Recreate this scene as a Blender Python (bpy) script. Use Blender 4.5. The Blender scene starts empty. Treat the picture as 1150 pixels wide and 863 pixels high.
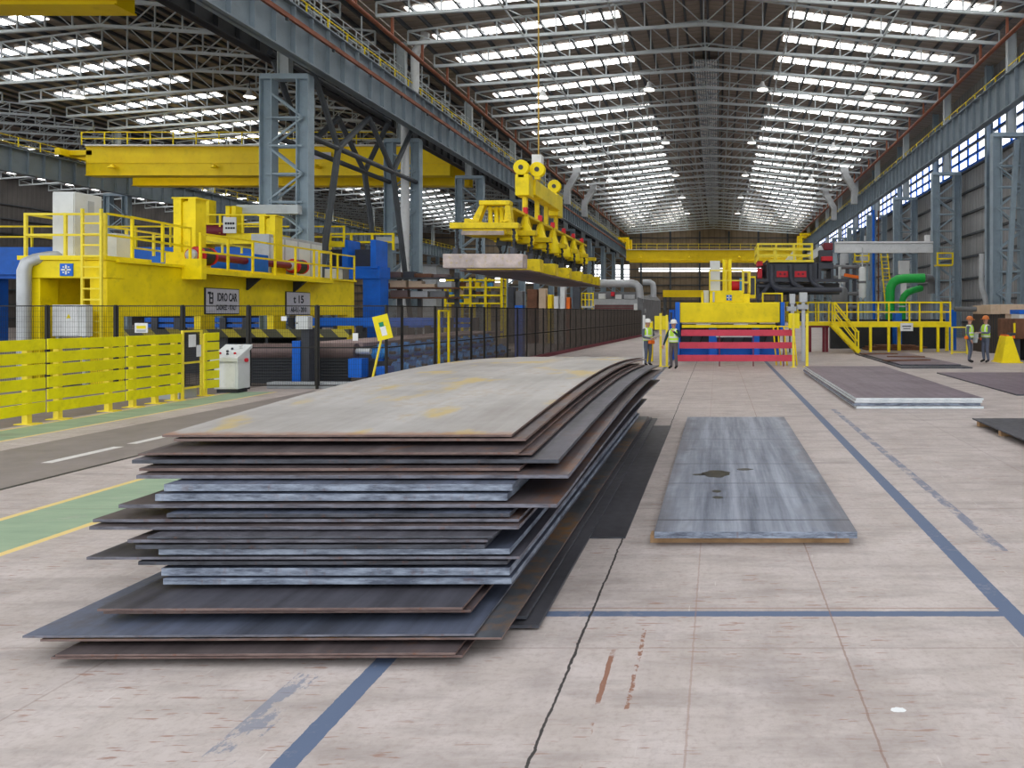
import bpy, bmesh, math, random
from mathutils import Vector, Matrix, Euler
random.seed(7)
sc = bpy.context.scene
COL = sc.collection
F, VX, VY, H = 850.0, 806.0, 351.0, 2.05          # lens (px), principal point (px), eye height (m)
def P(px, py, Y):                                  # point seen at a pixel of the survey photo, at depth Y
    return Vector(((px - VX) * Y / F, Y, H - (py - VY) * Y / F))
def XX(px, Y): return (px - VX) * Y / F
def ZZ(py, Y): return H - (py - VY) * Y / F

# ------------------------------------------------------------------ materials
class NT:
    def __init__(s, name):
        s.m = bpy.data.materials.new(name); s.m.use_nodes = True
        s.t = s.m.node_tree; s.t.nodes.clear()
        s.out = s.t.nodes.new('ShaderNodeOutputMaterial')
        s.b = s.t.nodes.new('ShaderNodeBsdfPrincipled')
        s.t.links.new(s.b.outputs[0], s.out.inputs[0])
        s.tc = s.t.nodes.new('ShaderNodeTexCoord')
    def put(s, sock, v):
        if hasattr(v, 'is_linked') or isinstance(v, bpy.types.NodeSocket): s.t.links.new(v, sock)
        else: sock.default_value = v
    def math(s, op, a, b=0.0, c=0.0):
        n = s.t.nodes.new('ShaderNodeMath'); n.operation = op
        s.put(n.inputs[0], a); s.put(n.inputs[1], b); s.put(n.inputs[2], c)
        return n.outputs[0]
    def mapping(s, vec, scale=(1,1,1), loc=(0,0,0)):
        n = s.t.nodes.new('ShaderNodeMapping'); s.t.links.new(vec, n.inputs[0])
        n.inputs['Scale'].default_value = scale; n.inputs['Location'].default_value = loc
        return n.outputs[0]
    def noise(s, vec, scale, detail=4, rough=.6):
        n = s.t.nodes.new('ShaderNodeTexNoise'); s.t.links.new(vec, n.inputs['Vector'])
        n.inputs['Scale'].default_value = scale; n.inputs['Detail'].default_value = detail; n.inputs['Roughness'].default_value = rough
        return n.outputs['Fac']
    def ramp(s, v, lo, hi):
        n = s.t.nodes.new('ShaderNodeMapRange'); n.clamp = True
        s.put(n.inputs[0], v); n.inputs[1].default_value = lo; n.inputs[2].default_value = hi
        return n.outputs[0]
    def mix(s, f, a, b):
        n = s.t.nodes.new('ShaderNodeMix'); n.data_type = 'RGBA'
        s.put(n.inputs[0], f)
        for k, v in ((6, a), (7, b)):
            if isinstance(v, tuple): n.inputs[k].default_value = v if len(v) == 4 else v + (1,)
            else: s.t.links.new(v, n.inputs[k])
        return n.outputs[2]
    def color(s, v): s.put(s.b.inputs['Base Color'], v if not isinstance(v, tuple) else (v + (1,) if len(v) == 3 else v))
    def rough(s, v): s.put(s.b.inputs['Roughness'], v)
    def metal(s, v): s.put(s.b.inputs['Metallic'], v)
    def bump(s, h, strength=.3, dist=.02):
        n = s.t.nodes.new('ShaderNodeBump'); n.inputs['Strength'].default_value = strength; n.inputs['Distance'].default_value = dist
        s.t.links.new(h, n.inputs['Height']); s.t.links.new(n.outputs[0], s.b.inputs['Normal'])

def mul(c, k): return tuple(min(1, x * k) for x in c)
def paint(name, c, rough=.45, var=.18, scale=1.2, dirt=(.06,.05,.04), damt=.25, metal=0.0):
    n = NT(name); v = n.tc.outputs['Object']
    a = n.noise(v, scale, 5); b = n.noise(v, scale * 3.5, 5, .7)
    col = n.mix(n.ramp(a, .35, .65), mul(c, 1 - var), mul(c, 1 + var * .6))
    d = n.math('MULTIPLY', n.ramp(b, .52, .8), damt)
    n.color(n.mix(d, col, dirt)); n.rough(n.math('ADD', rough, n.math('MULTIPLY', b, .15))); n.metal(metal); n.b.inputs['Specular IOR Level'].default_value = .3
    return n.m
def emit(name, c, s):
    n = NT(name); n.color((.8,.8,.8)); n.b.inputs['Emission Color'].default_value = c + (1,); n.b.inputs['Emission Strength'].default_value = s
    return n.m

M = {}
M['yellow'] = paint('yellow_paint', (.92,.72,.003), .42, .14, .8, (.12,.09,.02), .35)
M['crane_yellow'] = paint('crane_yellow_paint', (1.0,.71,.002), .4, .08, .5, (.15,.1,.02), .2)
M['fence_yellow'] = paint('fence_yellow_paint', (.82,.74,.002), .45, .12, 1.5, (.18,.14,.03), .3)
M['pale_yellow'] = paint('pale_yellow_paint', (.85,.69,.05), .45, .08, 1.5)
M['magnet_yellow'] = paint('scuffed_yellow_paint', (.76,.57,.01), .5, .2, 1.5, (.1,.08,.04), .7)
M['blue'] = paint('blue_paint', (.006,.13,.62), .4, .15, 1.0)
M['motor_blue'] = paint('motor_blue_paint', (.07,.33,.75), .4, .15, 3)
M['col'] = paint('bluegrey_steel_paint', (.29,.37,.43), .45, .12, .6)
M['girder'] = paint('girder_grey_paint', (.205,.255,.295), .45, .15, .4)
M['truss'] = paint('truss_grey_paint', (.50,.55,.57), .45, .1, .5)
M['purlin'] = paint('purlin_grey_paint', (.06,.07,.08), .5, .1, .5)
M['black_steel'] = paint('black_steel_paint', (.03,.033,.038), .5, .3, .8)
M['brace'] = paint('dark_brace_paint', (.07,.08,.09), .45, .2, .8)
M['mesh_black'] = paint('black_wire_coat', (.02,.019,.018), .5, .2, 3)
M['mesh_wire'] = paint('dusty_brown_wire', (.10,.082,.07), .6, .2, 3)
M['rust_pipe'] = paint('rust_red_pipe_paint', (.23,.075,.04), .55, .25, .7)
M['rust'] = paint('rusty_steel', (.16,.075,.045), .75, .35, 1.5)
M['white_cab'] = paint('pale_grey_enamel', (.66,.68,.68), .4, .06, 1.5, (.3,.3,.3), .2)
M['grey_cab'] = paint('grey_enamel', (.42,.44,.46), .45, .1, 1.5)
M['dark_grey'] = paint('dark_grey_paint', (.055,.06,.075), .45, .2, 1.0)
M['machine_grey'] = paint('machine_grey_paint', (.16,.165,.175), .5, .25, 1.0)
M['red'] = paint('red_paint', (.60,.02,.035), .45, .15, 1.5)
M['barrier_red'] = paint('pinkish_red_paint', (.60,.055,.095), .45, .12, 1.5, (.2,.05,.06), .4)
M['maroon'] = paint('maroon_paint', (.17,.015,.03), .45, .15, 1.5)
M['green'] = paint('green_pipe_paint', (.01,.33,.05), .4, .12, 1.5)
M['galv'] = paint('galvanised_sheet', (.48,.50,.52), .4, .12, 1.0, metal=.35)
M['alu'] = paint('bare_aluminium_trim', (.68,.70,.71), .4, .08, 1.0, metal=.2)
M['beige'] = paint('beige_board', (.58,.44,.32), .6, .1, 1.0)
M['brown_shed'] = paint('brown_sheeting', (.075,.058,.045), .6, .15, .8)
M['wood'] = paint('pale_timber', (.45,.28,.15), .7, .25, 4)
M['roller'] = paint('dull_brown_roller_steel', (.17,.12,.115), .4, .2, 1.5, metal=.3)
M['conveyor'] = paint('dusty_pink_conveyor_plate', (.34,.25,.245), .55, .15, .8)
M['text'] = paint('dark_lettering', (.02,.022,.035), .5, .1, 3)
M['sign'] = paint('pale_lilac_sign_board', (.56,.56,.63), .45, .05, 2)
M['white'] = paint('white_paint', (.75,.76,.77), .45, .06, 2)
M['sign_yellow'] = paint('sign_yellow_paint', (.80,.66,.01), .45, .05, 2)
M['sign_green'] = paint('sign_green_paint', (.01,.24,.12), .45, .05, 2)
M['orange'] = paint('orange_cloth', (.85,.17,.02), .6, .08, 6)
M['skylight'] = emit('daylit_translucent_sheet', (1.0, .99, .97), 5.5)
M['daywindow'] = emit('daylit_window_glass', (.96, .98, 1.0), 1.8)
M['lampglow'] = emit('lamp_diffuser', (1.0, .95, .85), 4.0)
M['lamp_off'] = paint('lamp_shade_white', (.62,.63,.63), .35, .05, 4)

def mat_cladding(name, c, freq, axis='Y'):
    n = NT(name); v = n.tc.outputs['Object']
    sep = n.t.nodes.new('ShaderNodeSeparateXYZ'); n.t.links.new(v, sep.inputs[0])
    s_ = n.math('SINE', n.math('MULTIPLY', sep.outputs[axis], freq))
    a = n.noise(v, .25, 5); b = n.noise(n.mapping(v, (1,1,.08)), 2.5, 4)
    col = n.mix(n.ramp(a, .3, .7), mul(c, .8), mul(c, 1.15))
    col = n.mix(n.math('MULTIPLY', n.ramp(b, .5, .75), .3), col, mul(c, .45))
    rib = n.ramp(s_, .86, .97)
    col = n.mix(n.math('MULTIPLY', rib, .45), col, mul(c, .4))
    n.color(col); n.rough(.6); n.bump(s_, .6, .03)
    return n.m
M['wall'] = mat_cladding('grey_wall_cladding', (.30,.305,.31), 9.0, 'Y')
M['wall_far'] = mat_cladding('brown_wall_cladding', (.23,.175,.115), 5.0, 'X')
M['wall_dark'] = mat_cladding('dark_wall_cladding', (.095,.085,.08), 9.0, 'Y')
M['roof'] = mat_cladding('roof_sheeting', (.27,.225,.185), 8.0, 'Y')

def mat_plate(name, base, hi, rustc, rust=.3, streak=.5, lines=(), rough=.48, metal=.25, seed=0.0, spots=None, margin=None, front=None):
    n = NT(name); v = n.mapping(n.tc.outputs['Object'], (1,1,1), (seed * 3.1, seed * 7.7, seed))
    st = n.noise(n.mapping(v, (3.6, .16, 1)), 1.6, 6, .65)
    big = n.noise(v, .7, 5); fine = n.noise(v, 9, 5)
    col = n.mix(n.ramp(n.math('ADD', n.math('MULTIPLY', st, streak), n.math('MULTIPLY', big, 1 - streak)), .38, .62), base, hi)
    rm = n.math('MULTIPLY', n.ramp(n.math('ADD', n.math('MULTIPLY', big, .6), n.math('MULTIPLY', fine, .4)), .62 - .22 * rust, .74 - .18 * rust), min(1, .35 + rust))
    col = n.mix(rm, col, rustc)
    if spots:
        sp = n.noise(n.mapping(v, (1, .55, 1), (3, 9, 0)), 1.7, 5, .55)
        col = n.mix(n.math('MULTIPLY', n.ramp(sp, .555, .64), .75), col, spots[0])
        sp2 = n.noise(n.mapping(v, (.8, .6, 1), (5.3, 8, 0)), 1.3, 4, .5)
        col = n.mix(n.math('MULTIPLY', n.ramp(sp2, .70, .72), .5), col, spots[1])
    if margin or front:
        sp_ = n.t.nodes.new('ShaderNodeSeparateXYZ'); n.t.links.new(n.tc.outputs['Object'], sp_.inputs[0])
        wv = n.noise(n.mapping(n.tc.outputs['Object'], (.6,.8,1)), 1.6, 4)
    if margin:
        ax = n.math('ADD', n.math('ABSOLUTE', sp_.outputs['X']), n.math('MULTIPLY', n.math('SUBTRACT', wv, .5), .7))
        halo = n.math('SUBTRACT', 1.0, n.ramp(n.math('ABSOLUTE', n.math('SUBTRACT', ax, margin[0])), .0, .09))
        col = n.mix(n.math('MULTIPLY', halo, .55), col, margin[2]); col = n.mix(n.math('MULTIPLY', n.ramp(ax, margin[0] + .05, margin[0] + .22), .6), col, margin[1])
    if front:
        fy = n.math('ADD', sp_.outputs['Y'], n.math('MULTIPLY', n.math('SUBTRACT', fine, .5), .22))
        col = n.mix(n.math('MULTIPLY', n.ramp(fy, front[0] + .12, front[0] + .02), .75), col, front[1])
    if lines:
        sep = n.t.nodes.new('ShaderNodeSeparateXYZ'); n.t.links.new(n.tc.outputs['Object'], sep.inputs[0])
        y = n.math('ADD', sep.outputs['Y'], n.math('MULTIPLY', fine, .02))
        acc = None
        for (yl, w, k) in lines:
            q = n.math('MULTIPLY', n.math('LESS_THAN', n.math('ABSOLUTE', n.math('SUBTRACT', y, yl)), w), k)
            acc = q if acc is None else n.math('MAXIMUM', acc, q)
        col = n.mix(acc, col, mul(base, .25))
    n.color(col); n.rough(n.math('ADD', rough - .08, n.math('MULTIPLY', fine, .22))); n.metal(metal)
    n.bump(fine, .15, .004)
    return n.m
RUST = (.20,.085,.03)
DK, HI = (.040,.038,.046), (.105,.10,.125)
M['mill_a'] = mat_plate('mill_scale_dark', DK, HI, (.12,.075,.055), .25, .6)
M['mill_b'] = mat_plate('mill_scale_brown', (.052,.040,.042), (.115,.09,.095), RUST, .4, .5, seed=2)
M['mill_c'] = mat_plate('mill_scale_blue', (.042,.048,.068), (.115,.135,.20), (.10,.075,.06), .2, .6, seed=4)
M['mill_rusty'] = mat_plate('mill_scale_rust_patched', (.05,.052,.06), (.11,.12,.14), (.26,.13,.04), .75, .4, seed=6)
M['mill_top'] = mat_plate('weathered_pale_plate', (.28,.255,.24), (.44,.42,.41), (.36,.24,.11), .3, .35, rough=.5, metal=.1, seed=1, spots=((.50,.36,.10), (.68,.68,.66)), front=(-5.0, (.30,.12,.05)))
M['mill_purple'] = mat_plate('mill_scale_purplish', (.12,.085,.108), (.21,.16,.195), (.09,.07,.07), .3, .4, rough=.5, seed=8)
M['mill_blue'] = mat_plate('mill_scale_blue_striped', (.12,.14,.19), (.33,.36,.44), (.10,.09,.095), .15, .9,
                           margin=(.62, (.11,.10,.115), (.20,.215,.26)), lines=[( -.0 + 3.6 - 3.6 + k[0], k[1], k[2]) for k in ((-3.25,.016,.85), (-1.75,.014,.75), (-.65,.014,.75), (-2.4,.008,.5), (.35,.012,.6), (1.2,.012,.6), (2.2,.015,.5))], rough=.45, seed=9)
M['mill_slate'] = mat_plate('mill_scale_slate', (.038,.037,.045), (.075,.074,.088), (.07,.06,.05), .2, .4, seed=11)
def mat_edge(name, a, b, rust=.3):
    n = NT(name); v = n.tc.outputs['Object']
    x = n.noise(n.mapping(v, (1.6, 1.6, 9)), 3.0, 6, .7); f = n.noise(n.mapping(v, (6,6,2)), 3.0, 4)
    col = n.mix(n.ramp(x, .38, .62), a, b)
    col = n.mix(n.math('MULTIPLY', n.ramp(f, .58, .72), rust), col, (.17,.07,.04))
    n.color(col); n.rough(.5); n.metal(.15); return n.m
M['edge_blue'] = mat_edge('plate_edge_pale_blue', (.085,.10,.14), (.31,.36,.45), .35)
M['edge_mid'] = mat_edge('plate_edge_grey', (.075,.072,.088), (.19,.19,.23), .45)
M['edge_dark'] = mat_edge('plate_edge_dark', (.03,.032,.04), (.085,.092,.115), .4)
M['edge_rust'] = mat_edge('plate_edge_rusty', (.11,.07,.065), (.21,.145,.13), .9)
M['edge_white'] = mat_edge('plate_edge_bright', (.55,.60,.64), (.78,.81,.83), .05)

# floor: concrete with painted lanes, stripes, joints and scuffs (all of it flat paint or cracks in the slab)
def mat_floor():
    n = NT('workshop_concrete_floor'); v = n.tc.outputs['Object']
    sep = n.t.nodes.new('ShaderNodeSeparateXYZ'); n.t.links.new(v, sep.inputs[0])
    X, Y = sep.outputs['X'], sep.outputs['Y']
    big = n.noise(v, .35, 6); mid = n.noise(v, 1.9, 6, .65); fine = n.noise(v, 22, 6, .7)
    streak = n.noise(n.mapping(v, (.7, 3.0, 1)), 1.3, 6, .7)
    streak2 = n.noise(n.mapping(v, (3.0, .5, 1)), 1.5, 6, .7)
    A, B_, D = (.48,.42,.395), (.38,.325,.305), (.22,.187,.178)
    col = n.mix(n.ramp(big, .35, .65), A, B_)
    col = n.mix(n.math('MULTIPLY', n.ramp(mid, .42, .7), .6), col, (.60,.53,.52))
    col = n.mix(n.math('MULTIPLY', n.ramp(streak, .47, .72), .6), col, D)
    col = n.mix(n.math('MULTIPLY', n.ramp(streak2, .5, .75), .4), col, (.30,.26,.26))
    col = n.mix(n.math('MULTIPLY', n.ramp(fine, .48, .75), .5), col, (.27,.205,.185))
    # rust scratches
    sc1 = n.noise(n.mapping(v, (1.0, 7, 1), (4, 1, 0)), 5.5, 3, .5); gate = n.ramp(n.noise(n.mapping(v, (1,1,1), (9, 3, 0)), .8, 3), .42, .55)
    col = n.mix(n.math('MULTIPLY', n.math('MULTIPLY', n.ramp(sc1, .62, .67), gate), .75), col, (.27,.135,.09))
    sc2 = n.noise(n.mapping(v, (9, .8, 1), (1, 6, 0)), 3.0, 3, .5)
    col = n.mix(n.math('MULTIPLY', n.math('MULTIPLY', n.ramp(sc2, .70, .73), gate), .5), col, (.62,.58,.56))
    wob = n.math('MULTIPLY', n.math('SUBTRACT', n.noise(v, 4.0, 5, .7), .5), .05)
    wob2 = n.math('MULTIPLY', n.math('SUBTRACT', n.noise(v, 14.0, 4, .7), .5), .02)
    xe, ye = n.math('ADD', X, wob2), n.math('ADD', Y, wob2)
    def band(s, a, b):
        return n.math('MULTIPLY', n.math('GREATER_THAN', s, a), n.math('LESS_THAN', s, b))
    def both(a, b): return n.math('MULTIPLY', a, b)
    def lay(mask, k, c):
        nonlocal col
        col = n.mix(n.math('MULTIPLY', mask, k), col, c)
    wear = n.ramp(n.math('ADD', n.math('MULTIPLY', mid, .6), n.math('MULTIPLY', fine, .4)), .62, .55)
    soft = n.math('ADD', .75, n.math('MULTIPLY', wear, .25))
    # dark lane and green walkways
    dirtc = n.mix(n.ramp(mid, .35, .7), (.17,.145,.135), (.24,.205,.19))
    lay(both(band(xe, -10.6, -8.25), n.math('LESS_THAN', Y, 19.8)), .9, dirtc)
    lay(both(band(xe, -8.33, -8.25), n.math('LESS_THAN', Y, 19.8)), 1.0, (.012,.011,.01))
    gr = n.mix(n.ramp(streak, .35, .7), (.30,.40,.27), (.22,.31,.215))
    lay(both(band(xe, -7.1, -6.07), n.math('LESS_THAN', Y, 17.0)), soft, gr); lay(both(band(xe, -12.45, -11.4), n.math('LESS_THAN', Y, 19.5)), soft, gr)
    for xc in (-7.09, -6.07, -11.38, -12.42): lay(both(band(xe, xc - .045, xc + .045), n.math('LESS_THAN', Y, 19.5)), soft, (.72,.54,.20))
    lay(n.math('LESS_THAN', xe, -12.62), .8, (.13,.10,.09))
    # white dashes on the dark lane
    for a, b in ((10.3, 11.55), (11.8, 12.7), (13.6, 14.9)): lay(both(band(xe, -9.22, -9.06), band(ye, a, b)), soft, (.62,.60,.58))
    # blue stripes
    blu = (.095,.13,.215)
    lay(band(xe, -2.02, -1.90), soft, blu)
    lay(band(xe, 1.93, 2.07), soft, blu)
    dash = n.ramp(n.noise(n.mapping(v, (2.0, 1, 1), (2, 5, 0)), 2.6, 6, .75), .58, .48)
    lay(both(both(band(xe, 2.39, 2.50), dash), band(Y, 6.5, 16)), .75, blu)
    lay(both(band(ye, 5.10, 5.19), band(X, -1.25, 2.0)), soft, blu)
    lay(both(band(ye, 5.235, 5.25), band(X, -1.25, 1.95)), .7, (.26,.14,.10))
    dash2 = n.ramp(n.noise(n.mapping(v, (2.0, 1.2, 1), (5, 1, 0)), 2.4, 6, .75), .53, .49)
    lay(n.math('MULTIPLY', both(band(X, -2.38, -2.2), band(Y, 3.2, 4.3)), n.math('SUBTRACT', 1.0, dash2)), .7, (.16,.19,.26))
    # joints and cracks
    xw = n.math('ADD', X, wob)
    lay(n.math('LESS_THAN', n.math('ABSOLUTE', n.math('ADD', n.math('ADD', xw, wob2), .86)), .008), .95, (.02,.018,.018))
    lay(n.math('LESS_THAN', n.math('ABSOLUTE', n.math('SUBTRACT', xe, .765)), .006), .6, (.22,.12,.085))
    lay(n.math('LESS_THAN', n.math('ABSOLUTE', n.math('ADD', xe, .15)), .006), .4, (.27,.15,.11))
    lay(both(n.math('LESS_THAN', n.math('ABSOLUTE', n.math('ADD', xw, .63)), .014), band(Y, 3.3, 4.6)), n.ramp(mid, .45, .5), (.25,.12,.08))
    lay(both(n.math('LESS_THAN', n.math('ABSOLUTE', n.math('ADD', xw, .47)), .012), band(Y, 3.9, 4.9)), n.ramp(fine, .48, .52), (.25,.12,.08))
    for yl in (4.62, 7.9, 11.2, 14.5, 17.8, 21, 24.3): lay(n.math('LESS_THAN', n.math('ABSOLUTE', n.math('SUBTRACT', ye, yl)), .008), .35, (.20,.14,.12))
    for xl in (-3.6, 3.9, 7.2, 10.5): lay(n.math('LESS_THAN', n.math('ABSOLUTE', n.math('SUBTRACT', xe, xl)), .008), .35, (.20,.14,.12))
    # oil patches
    oil = n.ramp(n.noise(n.mapping(v, (.8,1.6,1), (7,7,0)), .9, 3, .4), .66, .74)
    lay(oil, .35, (.14,.12,.12))
    n.color(col); n.rough(n.math('ADD', .5, n.math('MULTIPLY', mid, .25))); n.bump(fine, .12, .004)
    return n.m
M['floor'] = mat_floor()
def mat_hazard():
    n = NT('hazard_stripes'); v = n.tc.outputs['Object']
    sep = n.t.nodes.new('ShaderNodeSeparateXYZ'); n.t.links.new(v, sep.inputs[0])
    s_ = n.math('FRACT', n.math('MULTIPLY', n.math('ADD', sep.outputs['X'], sep.outputs['Z']), 1.1))
    n.color(n.mix(n.math('GREATER_THAN', s_, .45), (.38,.32,.02), (.05,.05,.03))); n.rough(.5); return n.m
M['hazard'] = mat_hazard()
def mat_vest():
    n = NT('hi_vis_vest_cloth'); v = n.tc.outputs['Object']
    sep = n.t.nodes.new('ShaderNodeSeparateXYZ'); n.t.links.new(v, sep.inputs[0])
    z = sep.outputs['Z']
    def band(a, b): return n.math('MULTIPLY', n.math('GREATER_THAN', z, a), n.math('LESS_THAN', z, b))
    ax = n.math('ABSOLUTE', sep.outputs['X'])
    m = n.math('MAXIMUM', band(1.00, 1.055), band(1.14, 1.195))
    m2 = n.math('MULTIPLY', n.math('MULTIPLY', n.math('GREATER_THAN', ax, .085), n.math('LESS_THAN', ax, .135)), n.math('GREATER_THAN', z, 1.19))
    n.color(n.mix(n.math('MAXIMUM', m, m2), (.50,.80,.05), (.72,.74,.72))); n.rough(.6); return n.m
M['vest'] = mat_vest()
def cloth(name, c):
    return paint(name, c, .75, .15, 5, mul(c, .5), .3)
M['overall'] = cloth('blue_grey_overall_cloth', (.105,.12,.17))
M['trouser'] = cloth('grey_brown_trouser_cloth', (.11,.095,.10))
M['darkjacket'] = cloth('dark_teal_jacket_cloth', (.012,.035,.05))
M['skin'] = paint('skin', (.50,.27,.19), .5, .06, 8, (.4,.2,.14), .1)
M['boot'] = cloth('black_boot_leather', (.02,.018,.017))
M['helmet_white'] = paint('white_helmet_plastic', (.78,.78,.76), .35, .04, 4)
M['helmet_orange'] = paint('orange_helmet_plastic', (.62,.19,.05), .35, .06, 4)

# ------------------------------------------------------------------ mesh builder
ORG = {}
class MB:
    def __init__(s): s.v, s.f, s.mi = [], [], []
    def add(s, vs, fs, mi=0):
        b = len(s.v); s.v += [Vector(q) for q in vs]
        for f in fs: s.f.append(tuple(b + i for i in f)); s.mi.append(mi)
        return s
    def hexa(s, q, mi=0):       # 8 corners: bottom ring then top ring
        return s.add(q, [(3,2,1,0), (4,5,6,7), (0,1,5,4), (1,2,6,5), (2,3,7,6), (3,0,4,7)], mi)
    def box(s, x0, x1, y0, y1, z0, z1, mi=0):
        if x0 > x1: x0, x1 = x1, x0
        if y0 > y1: y0, y1 = y1, y0
        if z0 > z1: z0, z1 = z1, z0
        return s.hexa([(x0,y0,z0), (x1,y0,z0), (x1,y1,z0), (x0,y1,z0), (x0,y0,z1), (x1,y0,z1), (x1,y1,z1), (x0,y1,z1)], mi)
    def bar(s, p, q, w, h=None, mi=0, up=(0,0,1)):
        p, q = Vector(p), Vector(q); h = h or w; d = (q - p)
        if d.length < 1e-6: return s
        d.normalize(); u = Vector(up)
        if abs(d.dot(u)) > .98: u = Vector((0,1,0))
        a = d.cross(u).normalized() * (w / 2); b = a.cross(d).normalized() * (h / 2)
        return s.hexa([p-a-b, p+a-b, q+a-b, q-a-b, p-a+b, p+a+b, q+a+b, q-a+b], mi)
    def ibeam(s, p, q, w, h, t=.02, mi=0, up=(0,0,1)):
        p, q = Vector(p), Vector(q); d = (q - p).normalized(); u = Vector(up)
        if abs(d.dot(u)) > .98: u = Vector((0,1,0))
        a = d.cross(u).normalized(); b = a.cross(d).normalized()
        s.bar(p + b*(h/2 - t/2), q + b*(h/2 - t/2), w, t, mi, up); s.bar(p - b*(h/2 - t/2), q - b*(h/2 - t/2), w, t, mi, up)
        return s.bar(p, q, t, h - 2*t, mi, up)
    def tube(s, pts, r, seg=10, mi=0, cap=True):
        pts = [Vector(q) for q in pts]; n = len(pts)
        rr = r if isinstance(r, (list, tuple)) else [r] * n
        b = len(s.v); ref = None
        for i, p in enumerate(pts):
            d = (pts[min(i+1, n-1)] - pts[max(i-1, 0)]).normalized()
            if ref is None:
                u = Vector((0,0,1)) if abs(d.z) < .9 else Vector((0,1,0))
            else: u = ref
            a = d.cross(u).normalized(); c = a.cross(d).normalized(); ref = c
            for k in range(seg):
                t = 2 * math.pi * k / seg
                s.v.append(p + (a * math.cos(t) + c * math.sin(t)) * rr[i])
        for i in range(n - 1):
            for k in range(seg):
                k2 = (k + 1) % seg
                s.f.append((b + i*seg + k, b + i*seg + k2, b + (i+1)*seg + k2, b + (i+1)*seg + k)); s.mi.append(mi)
        if cap:
            s.f.append(tuple(b + k for k in range(seg))[::-1]); s.mi.append(mi)
            s.f.append(tuple(b + (n-1)*seg + k for k in range(seg))); s.mi.append(mi)
        return s
    def prism(s, poly, a0, a1, axis='Y', mi=0):        # poly of 2D points extruded along an axis
        def mk(u, w, a): return {'Y': (u, a, w), 'X': (a, u, w), 'Z': (u, w, a)}[axis]
        n = len(poly); vs = [mk(u, w, a0) for u, w in poly] + [mk(u, w, a1) for u, w in poly]
        fs = [tuple(range(n)), tuple(range(2*n - 1, n - 1, -1))] + [(i, n + i, n + (i+1) % n, (i+1) % n) for i in range(n)]
        return s.add(vs, fs, mi)
    def lathe(s, prof, c, seg=20, mi=0, axis='Z'):
        b = len(s.v); c = Vector(c)
        for r, z in prof:
            for k in range(seg):
                t = 2 * math.pi * k / seg; u, w = r * math.cos(t), r * math.sin(t)
                s.v.append(c + Vector({'Z': (u, w, z), 'Y': (u, z, w), 'X': (z, u, w)}[axis]))
        for i in range(len(prof) - 1):
            for k in range(seg):
                k2 = (k+1) % seg
                s.f.append((b + i*seg + k, b + i*seg + k2, b + (i+1)*seg + k2, b + (i+1)*seg + k)); s.mi.append(mi)
        s.f.append(tuple(b + k for k in range(seg))[::-1]); s.mi.append(mi)
        s.f.append(tuple(b + (len(prof)-1)*seg + k for k in range(seg))); s.mi.append(mi)
        return s
    def build(s, name, mats, parent=None, smooth=False, bevel=0, loc=None):
        me = bpy.data.meshes.new(name)
        if parent is not None: org = ORG[parent]
        else:
            if loc is None:
                xs, ys, zs = [q.x for q in s.v], [q.y for q in s.v], [q.z for q in s.v]
                loc = Vector(((min(xs)+max(xs))/2, (min(ys)+max(ys))/2, min(zs)))
            org = Vector(loc)
        me.from_pydata([q - org for q in s.v], [], s.f)
        for m in (mats if isinstance(mats, (list, tuple)) else [mats]): me.materials.append(m if not isinstance(m, str) else M[m])
        for p, i in zip(me.polygons, s.mi): p.material_index = i; p.use_smooth = smooth
        bm = bmesh.new(); bm.from_mesh(me); bmesh.ops.recalc_face_normals(bm, faces=bm.faces); bm.to_mesh(me); bm.free()
        o = bpy.data.objects.new(name, me); COL.objects.link(o)
        if parent is not None: o.parent = parent
        else: o.location = org
        ORG[o] = org
        if smooth:
            try: me.set_sharp_from_angle(angle=math.radians(40))
            except Exception: pass
        if bevel:
            b = o.modifiers.new('b', 'BEVEL'); b.width = bevel; b.segments = 2; b.limit_method = 'ANGLE'
        return o
def tag(o, label=None, cat=None, group=None, kind=None):
    for k, v in (('label', label), ('category', cat), ('group', group), ('kind', kind)):
        if v: o[k] = v
    return o
def thing(name, label, cat, loc=(0,0,0), group=None):
    o = bpy.data.objects.new(name, None); COL.objects.link(o); o.location = loc; o.empty_display_size = .2
    ORG[o] = Vector(loc); return tag(o, label, cat, group)
def dup(root, loc, rotz=None, label=None, group=None):
    r = root.copy(); COL.objects.link(r); r.location = loc
    if rotz is not None: r.rotation_euler = (0,0,rotz)
    if label: r['label'] = label
    if group: r['group'] = group
    for ch in list(root.children):
        c = ch.copy(); COL.objects.link(c); c.parent = r
        for g in ch.children:
            d = g.copy(); COL.objects.link(d); d.parent = c
    return r
def text(name, body, size, mat_, parent, pos, rot, ext=.004, width=None):
    cu = bpy.data.curves.new(name, 'FONT'); cu.body = body; cu.size = size; cu.extrude = ext; cu.align_x = 'CENTER'; cu.align_y = 'CENTER'; cu.offset = size * .03
    t = bpy.data.objects.new('t', cu); COL.objects.link(t)
    dg = bpy.context.evaluated_depsgraph_get(); me = bpy.data.meshes.new_from_object(t.evaluated_get(dg))
    bpy.data.objects.remove(t); me.name = name
    w = max(v.co.x for v in me.vertices) - min(v.co.x for v in me.vertices)
    sx = (width / w) if width else 1
    mw = Matrix.Translation(Vector(pos) - ORG[parent]) @ Euler(rot).to_matrix().to_4x4() @ Matrix.Diagonal((sx, 1, 1, 1))
    me.transform(mw); me.materials.clear(); me.materials.append(M[mat_])
    o = bpy.data.objects.new(name, me); COL.objects.link(o); o.parent = parent; ORG[o] = ORG[parent]
    return o
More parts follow.
